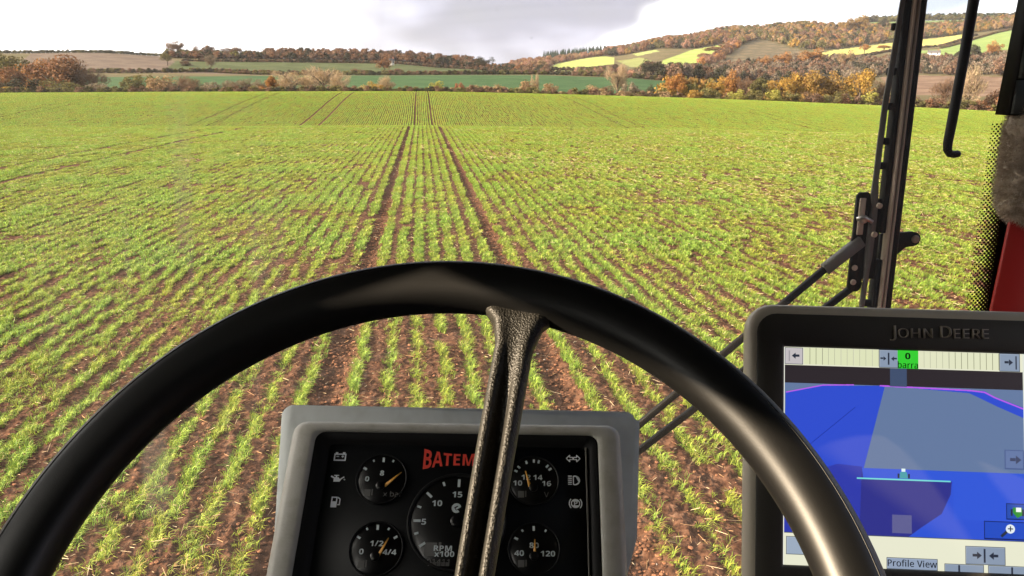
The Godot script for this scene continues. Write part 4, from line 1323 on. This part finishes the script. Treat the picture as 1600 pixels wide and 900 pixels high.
# ---------------------------------------------------------------- wiper, rods and cab
func wiper() -> void:
	var z := -1.10
	var o := base("windscreen_wiper", "upright windscreen wiper with two slanting arms outside the glass", "wiper", Transform3D(Basis.IDENTITY, Vector3(0, 0, z)))
	var st := start(false)
	# blade: dark rubber, metal rail, dark spine
	box(st, Vector3(.6835, 2.10, -.012), Vector3(.6950, 2.80, .004), .002)
	obj("rubber", done(st), mats["black_metal"], o)
	st = start(false)
	box(st, Vector3(.6738, 2.10, -.006), Vector3(.6775, 2.80, .008), .001)
	box(st, Vector3(.6796, 2.10, -.006), Vector3(.6830, 2.80, .008), .001)
	obj("rail", done(st), mats["dull_metal"], o)
	st = start(false)
	box(st, Vector3(.6776, 2.101, -.004), Vector3(.6795, 2.799, .005), 0)
	obj("rail_groove", done(st), mats["black_metal"], o)
	st = start(false)
	box(st, Vector3(.6655, 2.37, -.014), Vector3(.6737, 2.80, .001), .001)
	box(st, Vector3(.6655, 2.10, -.014), Vector3(.6737, 2.33, .001), .001)
	obj("spine", done(st), mats["black_metal"], o)
	# pressed strip that carries the blade, with bridges
	st = start(false)
	var strip := PackedVector2Array()
	var left := [[2.10, .6445], [2.26, .6470], [2.31, .6485], [2.335, .6465], [2.395, .6475], [2.41, .6500], [2.428, .6460], [2.445, .6470], [2.50, .6475], [2.56, .6490], [2.62, .6535], [2.70, .6590], [2.80, .6610]]
	var right := [[2.80, .6660], [2.70, .6650], [2.62, .6610], [2.56, .6570], [2.50, .6555], [2.445, .6550], [2.428, .6570], [2.395, .6588], [2.335, .6582], [2.31, .6560], [2.26, .6545], [2.10, .6515]]
	for q in left: strip.append(Vector2(q[1], q[0]))
	for q in right: strip.append(Vector2(q[1], q[0]))
	prism(st, strip, -.004, -.001)
	obj("carrier_strip", done(st), mats["grey_metal"], o)
	for y in [2.16, 2.262, 2.468, 2.503, 2.552, 2.60, 2.66, 2.74]:
		st = start(false)
		box(st, Vector3(.6535, y - .005, -.0125), Vector3(.6745, y + .005, -.0043), .0015)
		obj("bridge", done(st), mats["black_metal"], o)
	# hinge plate with its holes and bolts
	st = start(false)
	prism(st, PackedVector2Array([Vector2(.6275, 2.425), Vector2(.632, 2.43), Vector2(.6445, 2.43), Vector2(.648, 2.425), Vector2(.648, 2.287), Vector2(.643, 2.281), Vector2(.632, 2.281), Vector2(.6275, 2.287), Vector2(.6275, 2.340), Vector2(.6245, 2.352), Vector2(.6275, 2.364)]), -.010, -.005)
	box(st, Vector3(.648, 2.30, -.010), Vector3(.668, 2.42, -.0052), .001)
	obj("hinge_plate", done(st), mats["black_metal"], o)
	st = start(false)
	box(st, Vector3(.6305, 2.368, -.0048), Vector3(.6400, 2.422, -.0015), .001)
	obj("slider", done(st), mats["dull_metal"], o)
	st = start()
	for q in [[.6360, 2.392, .0062, -.001, .005], [.6325, 2.392, .0045, -.002, .004]]:
		rod_end(st, Vector3(q[0], q[1], 0), q[2], q[3], q[4])
	tube(st, [Vector3(.6265, 2.392, .001), Vector3(.636, 2.395, .004), Vector3(.648, 2.388, .006)], [.003, .0035, .003], 8)
	obj("clip", done(st), mats["zinc"], o)
	for q in [[.634, 2.352], [.634, 2.318], [.634, 2.296], [.655, 2.412], [.652, 2.37]]:
		st = start()
		rod_end(st, Vector3(q[0], q[1], 0), .0042, -.006 if q[0] < .65 else .006, -.002 if q[0] < .65 else .010)
		obj("bolt", done(st), mats["dull_metal"], o)
	# triangular ear to the right
	st = start(false)
	var ear := PackedVector2Array([Vector2(.676, 2.366), Vector2(.727, 2.3685)])
	for k in 7: ear.append(Vector2(.729, 2.3575) + Vector2(cos(PI / 2 - k * PI / 6), sin(PI / 2 - k * PI / 6)) * .0105)
	ear.append_array(PackedVector2Array([Vector2(.717, 2.345), Vector2(.700, 2.330), Vector2(.676, 2.318)]))
	prism(st, ear, -.020, -.014)
	obj("ear_plate", done(st), mats["black_metal"], o)
	st = start()
	rod_end(st, Vector3(.7305, 2.3575, 0), .0058, -.016, -.011)
	obj("ear_stud", done(st), mats["dull_metal"], o)
	# the two parallel arms
	st = start(false)
	arm(st, Vector3(.640, 2.3585, -.004), Vector3(.588, 2.3165, -.004), .017, .010)
	obj("arm_socket", done(st), mats["grey_metal"], o)
	st = start(false)
	arm(st, Vector3(.592, 2.3195, -.006), Vector3(.10, 1.894, -.006), .0098, .007)
	obj("arm", done(st), mats["black_metal"], o)
	st = start(false)
	arm(st, Vector3(.650, 2.295, -.012), Vector3(.10, 1.862, -.012), .0098, .007)
	obj("arm", done(st), mats["black_metal"], o)

func rod_end(st: SurfaceTool, c: Vector3, r: float, z0: float, z1: float) -> void:
	var rings := []
	for q in [[z0, .9], [z0, 1.0], [z1 - .0006, 1.0], [z1, .82]]:
		var p := PackedVector3Array()
		for k in 16: p.append(Vector3(c.x + cos(TAU * k / 16) * r * q[1], c.y + sin(TAU * k / 16) * r * q[1], q[0]))
		rings.append(p)
	loft(st, rings)

func arm(st: SurfaceTool, a: Vector3, b: Vector3, w: float, t: float) -> void:
	var d := (b - a).normalized()
	var side := d.cross(Vector3.BACK).normalized() * w / 2
	var rings := []
	for e in [a, b]:
		var p := PackedVector3Array()
		for q in [[-1, -1], [-1, .7], [-.75, 1], [.75, 1], [1, .7], [1, -1]]: p.append(e + side * q[0] + Vector3.BACK * t / 2 * q[1])
		rings.append(p)
	loft(st, rings)

# wiped dust: faint arcs, runs and specks
func dust_picture() -> ImageTexture:
	var w := 768; var h := 640
	var im := Image.create(w, h, false, Image.FORMAT_RGBA8)
	var n := FastNoiseLite.new()
	n.frequency = 1.0
	n.fractal_octaves = 3
	n.seed = 12
	for y in h:
		for x in w:
			var u := float(x) / w; var v := float(y) / h
			var rad := sqrt(pow(u - .62, 2) + pow((v - 1.35) * .8, 2))
			var arcs := n.get_noise_2d(rad * 60, (u + v) * 1.5)
			var runs := n.get_noise_2d(u * 26 + v * 1.5, v * 1.6 + 40)
			var cloudy := n.get_noise_2d(u * 3 + 7, v * 3 + 80)
			var a := .016 + .06 * maxf(0, arcs - .12) + 1.0 * pow(maxf(0, runs - .2), 1.4) * clampf(.4 + cloudy * 2, 0, 1) * smoothstep(.55, .15, u)
			im.set_pixel(x, y, Color(1, 1, 1, clampf(a, 0, .22)))
	var g := RandomNumberGenerator.new()
	g.seed = 3
	for i in 90:
		var x := g.randi() % (w - 4); var y := g.randi() % (h - 4)
		im.fill_rect(Rect2i(x, y, 1 + g.randi() % 2, 1 + g.randi() % 3), Color(1, 1, 1, g.randf_range(.08, .3)))
	return ImageTexture.create_from_image(im)

func cab() -> void:
	# mirror stay hanging from the roof
	var st := start()
	var path := [Vector3(.7680, 2.86, -1.1), Vector3(.7655, 2.72, -1.1), Vector3(.7610, 2.62, -1.1), Vector3(.7556, 2.53, -1.1), Vector3(.7535, 2.50, -1.1), Vector3(.7545, 2.4905, -1.1), Vector3(.7585, 2.4852, -1.1), Vector3(.7655, 2.4840, -1.1), Vector3(.7715, 2.4848, -1.1), Vector3(.7740, 2.4856, -1.1)]
	tube(st, path, [.0072, .0072, .0070, .0068, .0064, .006, .0056, .0052, .0052, .0035], 14)
	var hook := obj("hanging_rod", done(st), mats["black_plastic"])
	tag(hook, "black hanging rod with a hooked lower end, right of the wiper", "rod")
	var o := base("sprayer_cab", "red sprayer cab with windscreen, dotted glass edge and dark trim", "cab")
	var x0 := -.70; var x1 := .828
	st = start(false)
	var sections := []
	for y in [1.2, 2.0, 2.4, 2.8]:
		var dx: float = (y - 2.28) * .064
		var s := PackedVector3Array()
		for q in [[.7795, -1.0], [.7815, -.996], [.95, -.996], [.953, -1.0], [.953, -1.048], [.842, -1.048]]: s.append(Vector3(q[0] + dx, y, q[1]))
		sections.append(s)
	loft(st, sections)
	obj("pillar", done(st), mats["red_paint"], o)
	st = start(false)
	box(st, Vector3(x0 - .10, 1.2, -1.12), Vector3(x0 - .003, 2.82, -1.02), .012)
	obj("pillar", done(st), mats["red_paint"], o)
	st = start(false)
	box(st, Vector3(x1 - .001, 1.2, -1.066), Vector3(x1 + .0058, 2.75, -1.049), .001)
	obj("glass_seal", done(st), mats["black_metal"], o)
	st = start(false)
	box(st, Vector3(x0 - .1, 2.82, -1.25), Vector3(x1 + .105, 2.95, .9), .03)
	obj("roof", done(st), mats["red_paint"], o)
	st = start(false)
	box(st, Vector3(x0 - .09, 2.78, -1.10), Vector3(x1 + .095, 2.8198, .88), .01)
	obj("roof_lining", done(st), mats["cab_lining"], o)
	st = start(false)
	box(st, Vector3(x0 - .1, 1.10, -1.12), Vector3(x1 + .105, 1.1995, .9), .01)
	obj("floor", done(st), mats["cab_lining"], o)
	st = start(false)
	box(st, Vector3(x0 - .1, 1.2, .82), Vector3(x1 + .105, 2.7795, .9), .01)
	obj("rear_wall", done(st), mats["cab_lining"], o)
	st = start(false)
	box(st, Vector3(x0 - .1, 1.752, -.645), Vector3(x0 - .02, 2.778, -.355), .012)
	obj("added_shade_post", done(st), mats["cab_lining"], o)  # added post, unseen; keeps the sun off the instrument panel
	for s in [0, 1]:
		st = start(false)
		var a: float = [x0 - .1, x1 + .045][s]
		box(st, Vector3(a, 1.2, -1.015), Vector3(a + .055, 1.75, .815), .01)
		obj("door_panel", done(st), mats["cab_lining"], o)
		if s == 0:
			st = start(false)
			var sides := []
			for x in [a, a + .04]:
				var ring := PackedVector3Array()
				for q in [[-.353, 1.752], [-.353, 2.73], [-.30, 2.70], [-.25, 2.645], [-.2, 2.60], [.0, 2.56], [.198, 2.55], [.198, 1.752]]: ring.append(Vector3(x, q[1], q[0]))
				sides.append(ring)
			loft(st, sides)
			obj("added_shade_panel", done(st), mats["cab_lining"], o)  # added panel, unseen; its top is shaped to shade the left rim
		st = start(false)
		box(st, Vector3(a, 1.752, .2), Vector3(a + .055, 2.778, .815), .01)
		obj("rear_side_panel", done(st), mats["cab_lining"], o)
	# grooved trim on the inside of the right pillar
	st = start(false)
	var tx := .7615
	for k in 5:
		var y0 := 2.4985 + k * .0455
		prism(st, PackedVector2Array([Vector2(tx + .002 + k * .0032, y0 + .0012), Vector2(.94, y0 + .0012), Vector2(.94, y0 + .0445), Vector2(tx + .0035 + k * .0032, y0 + .0445)]), 0, .03)
	var gt := obj("grooved_trim", done(st), mats["dark_trim"], o)
	gt.position = Vector3(0, .0445, -1.02)
	st = start(false)
	prism(st, PackedVector2Array([Vector2(tx, 2.4985), Vector2(.939, 2.4985), Vector2(.939, 2.725), Vector2(tx + .014, 2.725)]), 0, .026)
	var gb := obj("trim_backing", done(st), mats["black_metal"], o)
	gb.position = Vector3(0, .0445, -1.021)
	# the windscreen and what is on it
	var glass := mat("windscreen_glass", Color(1, 1, 1, .02), .02, 0, .12)
	glass.transparency = BaseMaterial3D.TRANSPARENCY_ALPHA
	st = start(false)
	quad(st, Vector3(x0, 1.2, 0), Vector3(x1 - .0015, 1.2, 0), Vector3(x1 - .0015, 2.8, 0), Vector3(x0, 2.8, 0))
	var ws := obj("windscreen", done_flat(st), glass, o)
	ws.position = Vector3(0, 0, -1.055)
	st = SurfaceTool.new()
	st.begin(Mesh.PRIMITIVE_TRIANGLES)
	for q in [[0, 0], [1, 0], [1, 1], [0, 0], [1, 1], [0, 1]]:
		st.set_normal(Vector3.BACK)
		st.set_uv(Vector2(q[0], 1 - q[1]))
		st.add_vertex(Vector3(lerpf(x0 + .01, x1 - .05, q[0]), lerpf(1.5, 2.72, q[1]), 0))
	var dust := StandardMaterial3D.new()
	dust.resource_name = "dust"
	dust.albedo_color = lin(.85, .82, .76)
	dust.albedo_texture = dust_picture()
	dust.transparency = BaseMaterial3D.TRANSPARENCY_ALPHA
	dust.roughness = 1.0
	dust.metallic_specular = 0
	dust.backlight_enabled = true
	dust.backlight = lin(.9, .88, .8)
	var film := obj("dust_film", st.commit(), dust, ws)
	film.position = Vector3(0, 0, .003)
	st = start(false)
	var pitch := .0064
	for j in 180:
		var y := 2.02 + j * pitch * .5
		if y > 2.53: break
		for i in 8:
			var x := x1 - .002 - (i + .5 * (j % 2)) * pitch
			var r := pitch * (.53 - .055 * (i + .5 * (j % 2)))
			if r < pitch * .15: continue
			prism(st, disc2(Vector2(x, y), r, 8), 0, .0004)
	var dots := obj("dotted_edge", done_flat(st), mats["black_metal"], ws)
	dots.set_meta("kind", "stuff")
	dots.position = Vector3(0, 0, .0012)
	# fleece round the pillar
	st = start()
	var n := FastNoiseLite.new()
	n.frequency = 38
	n.fractal_octaves = 4
	var rings := []
	for i in 41:
		var f := i / 40.0
		var rr := PackedVector3Array()
		for k in 40:
			var t := TAU * k / 40
			var e := pow(maxf(0.0, 1 - pow(absf(f * 2 - 1), 5.0)), .5)
			var p := Vector3(.818 + cos(t) * .047 * e, 2.398 + f * .17, -1.0 + sin(t) * .035 * e)
			p += Vector3(cos(t), 0, sin(t)) * n.get_noise_3dv(p) * .008 * e
			p.y += n.get_noise_3dv(p * 1.3) * .004
			rr.append(p)
		rings.append(rr)
	loft(st, rings)
	var g := RandomNumberGenerator.new()
	g.seed = 5
	for i in 26000:
		var f := g.randf(); var t := g.randf() * TAU
		var e := pow(maxf(0.0, 1 - pow(absf(f * 2 - 1), 5.0)), .5)
		var p := Vector3(.818 + cos(t) * .047 * e, 2.398 + f * .17, -1.0 + sin(t) * .035 * e)
		var d := (Vector3(cos(t) * e, (f - .5) * .8, sin(t) * e).normalized() + Vector3(g.randfn(), g.randfn(), g.randfn()) * .6).normalized() * g.randf_range(.004, .012)
		var w := d.cross(Vector3(g.randfn(), g.randfn(), g.randfn())).normalized() * .0004
		tri(st, p - w, p + w, p + d)
	var wool := mat("grey_wool", lin(.62, .56, .47), 1.0, 0, .1)
	wool.albedo_texture = noise_tex(.02, false, 0, 256, 41, [[.2, .5, .45, .4], [.8, 1.2, 1.15, 1.1]], 4)
	tri_mat(wool, .08, false)
	var fl := obj("fleece_cover", done(st), wool)
	tag(fl, "grey-brown fleecy cover wrapped round the red pillar", "cover")

func plant_trees() -> void:
	tree("broad", "olive", -99.9, -215, 11.4, 9.8, "dark olive round-topped tree, leftmost on the skyline above the field's left end")
	tree("broad", "orange", -85.4, -196, 9.6, 8.0, "orange-fringed tree left of the big russet oak behind the field")
	tree("broad", "russet", -79.2, -190, 10.0, 11.0, "big russet oak with orange left side behind the field's left end")
	tree("broad", "brown", -75.7, -192, 9.1, 8.4, "brown half-bare oak touching the big russet oak on its right")
	tree("bare", "brown", -71.2, -190, 7.4, 6.6, "bare brown tree at the right end of the russet oak clump")
	tree("broad", "russet", -84.7, -182, 7.0, 8.0, "low russet tree below the olive skyline tree, at the photo's left edge")
	tree("bush", "dark", -80.7, -178, 4.5, 8.4, "dark shaded bush under the orange-fringed tree")
	tree("bush", "gold", -78.7, -170, 2.1, 6.1, "low golden bush at the far left end of the field edge")
	tree("bush", "olive", -71.2, -174, 3.6, 8.2, "dark olive bush under the big russet oak")
	tree("bush", "grey", -63.8, -172, 2.9, 6.7, "grey-brown bush left of the gap in the left hedge")
	tree("bush", "olive", -59.5, -180, 5.3, 5.1, "olive-green bush at the left end of the long brown thicket")
	tree("bush", "olive", -57.9, -184, 5.7, 6.3, "taller olive bush second in the long brown thicket")
	tree("bush", "tan", -52.7, -176, 4.7, 6.1, "tan bush with golden top in the middle of the brown thicket")
	tree("bare", "brown", -51.3, -182, 5.2, 6.9, "bare brown bush tree in the middle of the brown thicket")
	tree("bare", "brown", -46.7, -178, 4.3, 6.1, "bare brown bush tree at the right of the brown thicket")
	tree("bush", "grey", -42.2, -174, 3.3, 4.6, "low grey bush ending the brown thicket on its right")
	tree("bare", "grey", -39.1, -176, 3.9, 5.5, "bare grey-green sapling clump left of the orange maple")
	tree("bare", "grey", -36.1, -180, 4.5, 5.9, "pale bare sapling clump just left of the orange maple")
	tree("bare", "grey", -32.3, -175, 3.6, 4.9, "thin bare bush half behind the orange maple")
	tree("broad", "orange", -29.9, -172, 4.2, 3.0, "narrow bright orange maple standing alone on the field edge")
	tree("bush", "orange", -30.7, -168, 1.9, 3.4, "low orange bush at the foot of the orange maple")
	tree("bare", "pale", -27.2, -178, 5.9, 8.1, "pale bare tree right of the orange maple")
	tree("bare", "pale", -24.9, -186, 6.0, 8.2, "pale bare tree second right of the orange maple")
	tree("bare", "pale", -20.5, -180, 7.1, 9.0, "tallest pale bare tree of the straw-coloured clump")
	tree("bare", "pale", -16.8, -176, 4.9, 5.0, "pale bare tree at the right end of the straw-coloured clump")
	tree("bush", "dark", -16.8, -168, 2.2, 1.1, "tiny dark green bush at the foot of the straw-coloured clump")
	tree("bush", "tan", -13.1, -170, 2.0, 3.5, "low tan bush left of the golden pair")
	tree("bush", "gold", -9.8, -172, 3.1, 4.0, "rounded golden bush under a pale bare tree left of the tramline")
	tree("bare", "pale", -7.3, -178, 4.8, 5.6, "pale bare tree over the rounded golden bush")
	tree("bush", "russet", -1.3, -170, 1.9, 3.5, "low russet bush just left of the tramline's far end")
	tree("bush", "lime", 3.3, -171, 3.2, 3.5, "yellow-green bush at the far end of the tramline")
	tree("bush", "red", 7.9, -170, 2.9, 2.4, "small round red-brown bush right of the tramline's far end")
	tree("bush", "tan", 11.9, -172, 2.6, 5.1, "long low tan bush right of the red-brown bush")
	tree("bush", "tan", 16.7, -174, 3.0, 5.5, "second low tan bush right of the red-brown bush")
	tree("bush", "tan", 21.9, -172, 3.8, 5.7, "largest tan bush of the low hedge in the middle")
	tree("bare", "pale", 24.6, -178, 5.9, 2.0, "thin pale sapling sticking up behind the largest tan bush")
	tree("bush", "tan", 26.6, -171, 3.3, 4.3, "isolated tan bush with a gap on both sides")
	tree("bush", "brown", 31.0, -169, 2.0, 2.7, "very low brown bush right of the isolated tan bush")
	tree("bush", "tan", 36.0, -172, 3.2, 4.0, "tan bush left of the tall slim bare tree")
	tree("bush", "brown", 38.6, -170, 3.0, 3.7, "brown bush at the foot of the tall slim bare tree")
	tree("bare", "pale", 42.2, -176, 8.4, 5.2, "tall slim bare tree with pinkish twigs left of the orange maple pair")
	tree("bush", "grey", 44.1, -172, 4.1, 4.0, "grey bush right of the tall slim bare tree")
	tree("bush", "dark", 47.9, -170, 3.6, 2.4, "small dark bush left of the bright orange tree")
	tree("bush", "olive", 51.2, -171, 3.2, 3.5, "olive bush left of the bright orange tree's foot")
	tree("broad", "orange", 55.1, -174, 6.3, 5.7, "bright orange tree at the left end of the right-hand tree row")
	tree("bush", "olive", 59.5, -172, 4.1, 4.9, "olive bush between the bright orange tree and the golden one")
	tree("broad", "gold", 64.7, -176, 6.2, 5.0, "golden-orange rounded tree, left one of a pair, in the right-hand row")
	tree("broad", "orange", 69.2, -180, 8.1, 4.8, "orange tree, taller one of the pair, in the right-hand row")
	tree("bare", "brown", 71.9, -178, 6.9, 4.7, "bare brown tree between the golden pair and the olive trees")
	tree("broad", "olive", 74.7, -176, 6.4, 5.5, "olive-brown tree right of the bare brown tree")
	tree("broad", "gold", 79.7, -178, 6.7, 5.6, "dull gold tree left of the broad golden trees")
	tree("broad", "gold", 84.7, -180, 8.2, 6.2, "broad golden tree, left of three, in the right-hand row")
	tree("broad", "ochre", 88.2, -178, 8.6, 6.7, "broad ochre tree, middle of three, in the right-hand row")
	tree("broad", "ochre", 94.1, -180, 8.9, 6.5, "broad ochre tree, right of three, in the right-hand row")
	tree("broad", "gold", 97.7, -176, 9.2, 6.1, "brightest golden tree left of the wiper blade")
	tree("bare", "brown", 103.9, -178, 7.5, 3.6, "bare brown tree right behind the wiper blade's left edge")
	tree("bush", "gold", 56.8, -168, 2.7, 4.5, "first low bush from the left at the foot of the right-hand tree row")
	tree("bush", "olive", 60.5, -168, 3.1, 4.5, "second low bush from the left at the foot of the right-hand tree row")
	tree("bush", "lime", 65.8, -168, 3.0, 4.5, "third low bush from the left at the foot of the right-hand tree row")
	tree("bush", "olive", 70.0, -168, 3.2, 4.5, "fourth low bush from the left at the foot of the right-hand tree row")
	tree("bush", "lime", 74.5, -168, 3.4, 4.5, "fifth low bush from the left at the foot of the right-hand tree row")
	tree("bush", "olive", 78.5, -168, 3.3, 4.5, "sixth low bush from the left at the foot of the right-hand tree row")
	tree("bush", "brown", 82.8, -168, 3.2, 4.5, "seventh low bush from the left at the foot of the right-hand tree row")
	tree("bush", "olive", 87.1, -168, 3.4, 4.5, "eighth low bush from the left at the foot of the right-hand tree row")
	tree("bush", "brown", 91.5, -168, 3.3, 4.5, "ninth low bush from the left at the foot of the right-hand tree row")
	tree("bush", "lime", 96.1, -168, 3.8, 4.5, "tenth low bush from the left at the foot of the right-hand tree row")
	tree("bush", "brown", 106.6, -170, 3.6, 5.3, "low brown bush just right of the wiper blade")
	tree("bush", "brown", 112.8, -171, 3.7, 5.9, "low brown bush left of the hanging black rod")
	tree("bare", "brown", 121.9, -182, 9.5, 5.7, "bare brown tree partly behind the hanging black rod")
	tree("bare", "pale", 126.1, -178, 12.1, 8.9, "large pale bare tree right of the hanging black rod")
	tree("bush", "olive", 117.4, -168, 3.8, 4.7, "low olive bush at the foot of the large pale bare tree")
	tree("bush", "russet", 133.5, -180, 6.9, 4.8, "russet bush right of the large pale bare tree")
	tree("bush", "russet", 133.4, -174, 7.8, 6.0, "rust-coloured bush beside the grooved trim at the right")
	tree("broad", "brown", 141.1, -176, 8.9, 8.3, "brown tree behind the grooved trim at the right edge")
	tree("broad", "dark", 110.9, -400, 9.7, 8.8, "dark oak standing alone on the green strip's right end")
	tree("broad", "russet", -19.6, -462, 9.4, 10.9, "russet oak in the hedge above the green strip")
	tree("broad", "brown", -12.0, -455, 3.4, 5.7, "small brown tree right of the russet oak above the green strip")
	tree("broad", "brown", -34.6, -455, 3.3, 6.4, "small brown tree left of the russet oak in the hedge above the green strip")
	tree("bush", "dark", 14.7, -450, 2.2, 9.2, "dark bush in the hedge above the green strip, left of two")
	tree("bush", "olive", 23.3, -470, 2.7, 7.4, "olive bush on the pasture above the green strip, right of two")
	tree("broad", "olive", -150.7, -520, 7.5, 9.0, "olive tree on the ploughed field's right corner")
	tree("bush", "brown", -140.1, -520, 3.4, 8.2, "brown bush beside the olive tree at the ploughed field's corner")
	tree("bare", "grey", -113.5, -470, 9.1, 8.1, "bare grey tree on the track between the two left fields")
	tree("bush", "brown", 103.4, -470, 4.2, 8.1, "brown bush in the hedge under the bright green slope")
	tree("broad", "brown", -182.5, -655, 12.6, 14.4, "tallest brown tree on the left skyline")
	tree("bare", "brown", -170.5, -665, 9.1, 8.3, "bare skyline tree right of the tallest brown one")
	tree("broad", "brown", -162.0, -665, 9.3, 11.5, "round brown skyline tree, second right of the tallest")
	tree("broad", "brown", -144.0, -665, 8.3, 13.6, "wide brown skyline tree above the grey-green pasture")
	tree("broad", "dark", -130.3, -665, 6.2, 11.5, "dark skyline tree right of the wide brown one")
	tree("bare", "brown", -118.1, -665, 8.3, 9.4, "bare skyline tree at the left end of the long russet wood")
	tree("broad", "dark", 16.3, -640, 6.6, 11.0, "dark rounded tree at the right end of the long russet wood")
	tree("broad", "dark", 35.6, -620, 5.0, 4.9, "small dark tree left of the big bare skyline tree")
	tree("bare", "dark", 46.8, -610, 9.8, 15.3, "big bare skyline tree above the valley notch")
	tree("dead", "grey", -272.9, -668, 7.5, 7.3, "dead leaning tree alone on the left skyline")
	tree("bush", "olive", -261.5, -680, 2.9, 13.9, "olive bush on the skyline hedge right of the dead tree")
	tree("bush", "olive", -241.7, -680, 3.1, 21.3, "long olive bush on the skyline hedge above the ploughed field")
	tree("broad", "russet", 326.0, -900, 8.7, 25.4, "russet tree at the right end of the bright green slope")
	tree("broad", "russet", 349.5, -930, 10.0, 21.9, "russet tree, upper one at the right end of the bright green slope")
	tree("broad", "pink", 288.9, -830, 7.4, 16.9, "pinkish brown tree, lower one at the right end of the bright green slope")
	tree("broad", "orange", 273.4, -640, 12.7, 13.0, "orange tree, left one above the dark lower wood")
	tree("broad", "orange", 298.1, -660, 14.9, 17.6, "orange tree, middle one above the dark lower wood")
	tree("broad", "orange", 332.9, -680, 16.8, 24.5, "widest orange tree above the dark lower wood")
	tree("broad", "tan", 342.1, -640, 15.9, 15.1, "tan tree at the yellow field's left edge")
	tree("broad", "orange", 478.7, -860, 10.9, 13.5, "russet tree left of the lone tree on the yellow field")
	tree("broad", "orange", 524.1, -900, 6.0, 16.9, "spreading orange tree alone on the yellow field")
	tree("broad", "orange", 468.6, -640, 16.5, 13.0, "orange tree below the green slope at the far right")
	tree("broad", "dark", 422.9, -600, 15.8, 10.4, "dark tree below the green slope at the far right")
	tree("broad", "dark", 113.6, -690, 1.4, 5.4, "left of three small round trees on the bright slope's foot")
	tree("broad", "dark", 117.4, -690, 1.9, 4.9, "middle of three small round trees on the bright slope's foot")
	tree("broad", "dark", 121.7, -690, 1.9, 6.0, "right of three small round trees on the bright slope's foot")
	tree("broad", "ochre", 645.2, -1180, 29.4, 37.0, "brown tree clump crown highest on the right skyline")
	tree("broad", "ochre", 626.0, -1180, 23.3, 24.1, "brown tree left of the highest crown on the right skyline")
	tree("broad", "dark", 695.1, -1200, 22.9, 15.1, "dark tree on the right skyline, left of the wiper blade")

func _ready() -> void:
	rng.seed = 2024
	clod.noise_type = FastNoiseLite.TYPE_SIMPLEX_SMOOTH
	clod.frequency = 9.0
	clod.fractal_octaves = 3
	wave.frequency = 0.7
	wave.seed = 3
	patchy.noise_type = FastNoiseLite.TYPE_SIMPLEX_SMOOTH
	patchy.frequency = .35
	patchy.fractal_octaves = 3
	patchy.seed = 9
	set_the_stage()
	build_ground()
	plain_materials()
	cab()
	steering_wheel()
	instrument_panel()
	display()
	wiper()
	plant_crop()
	litter()
	grow_woods()
	plant_trees()
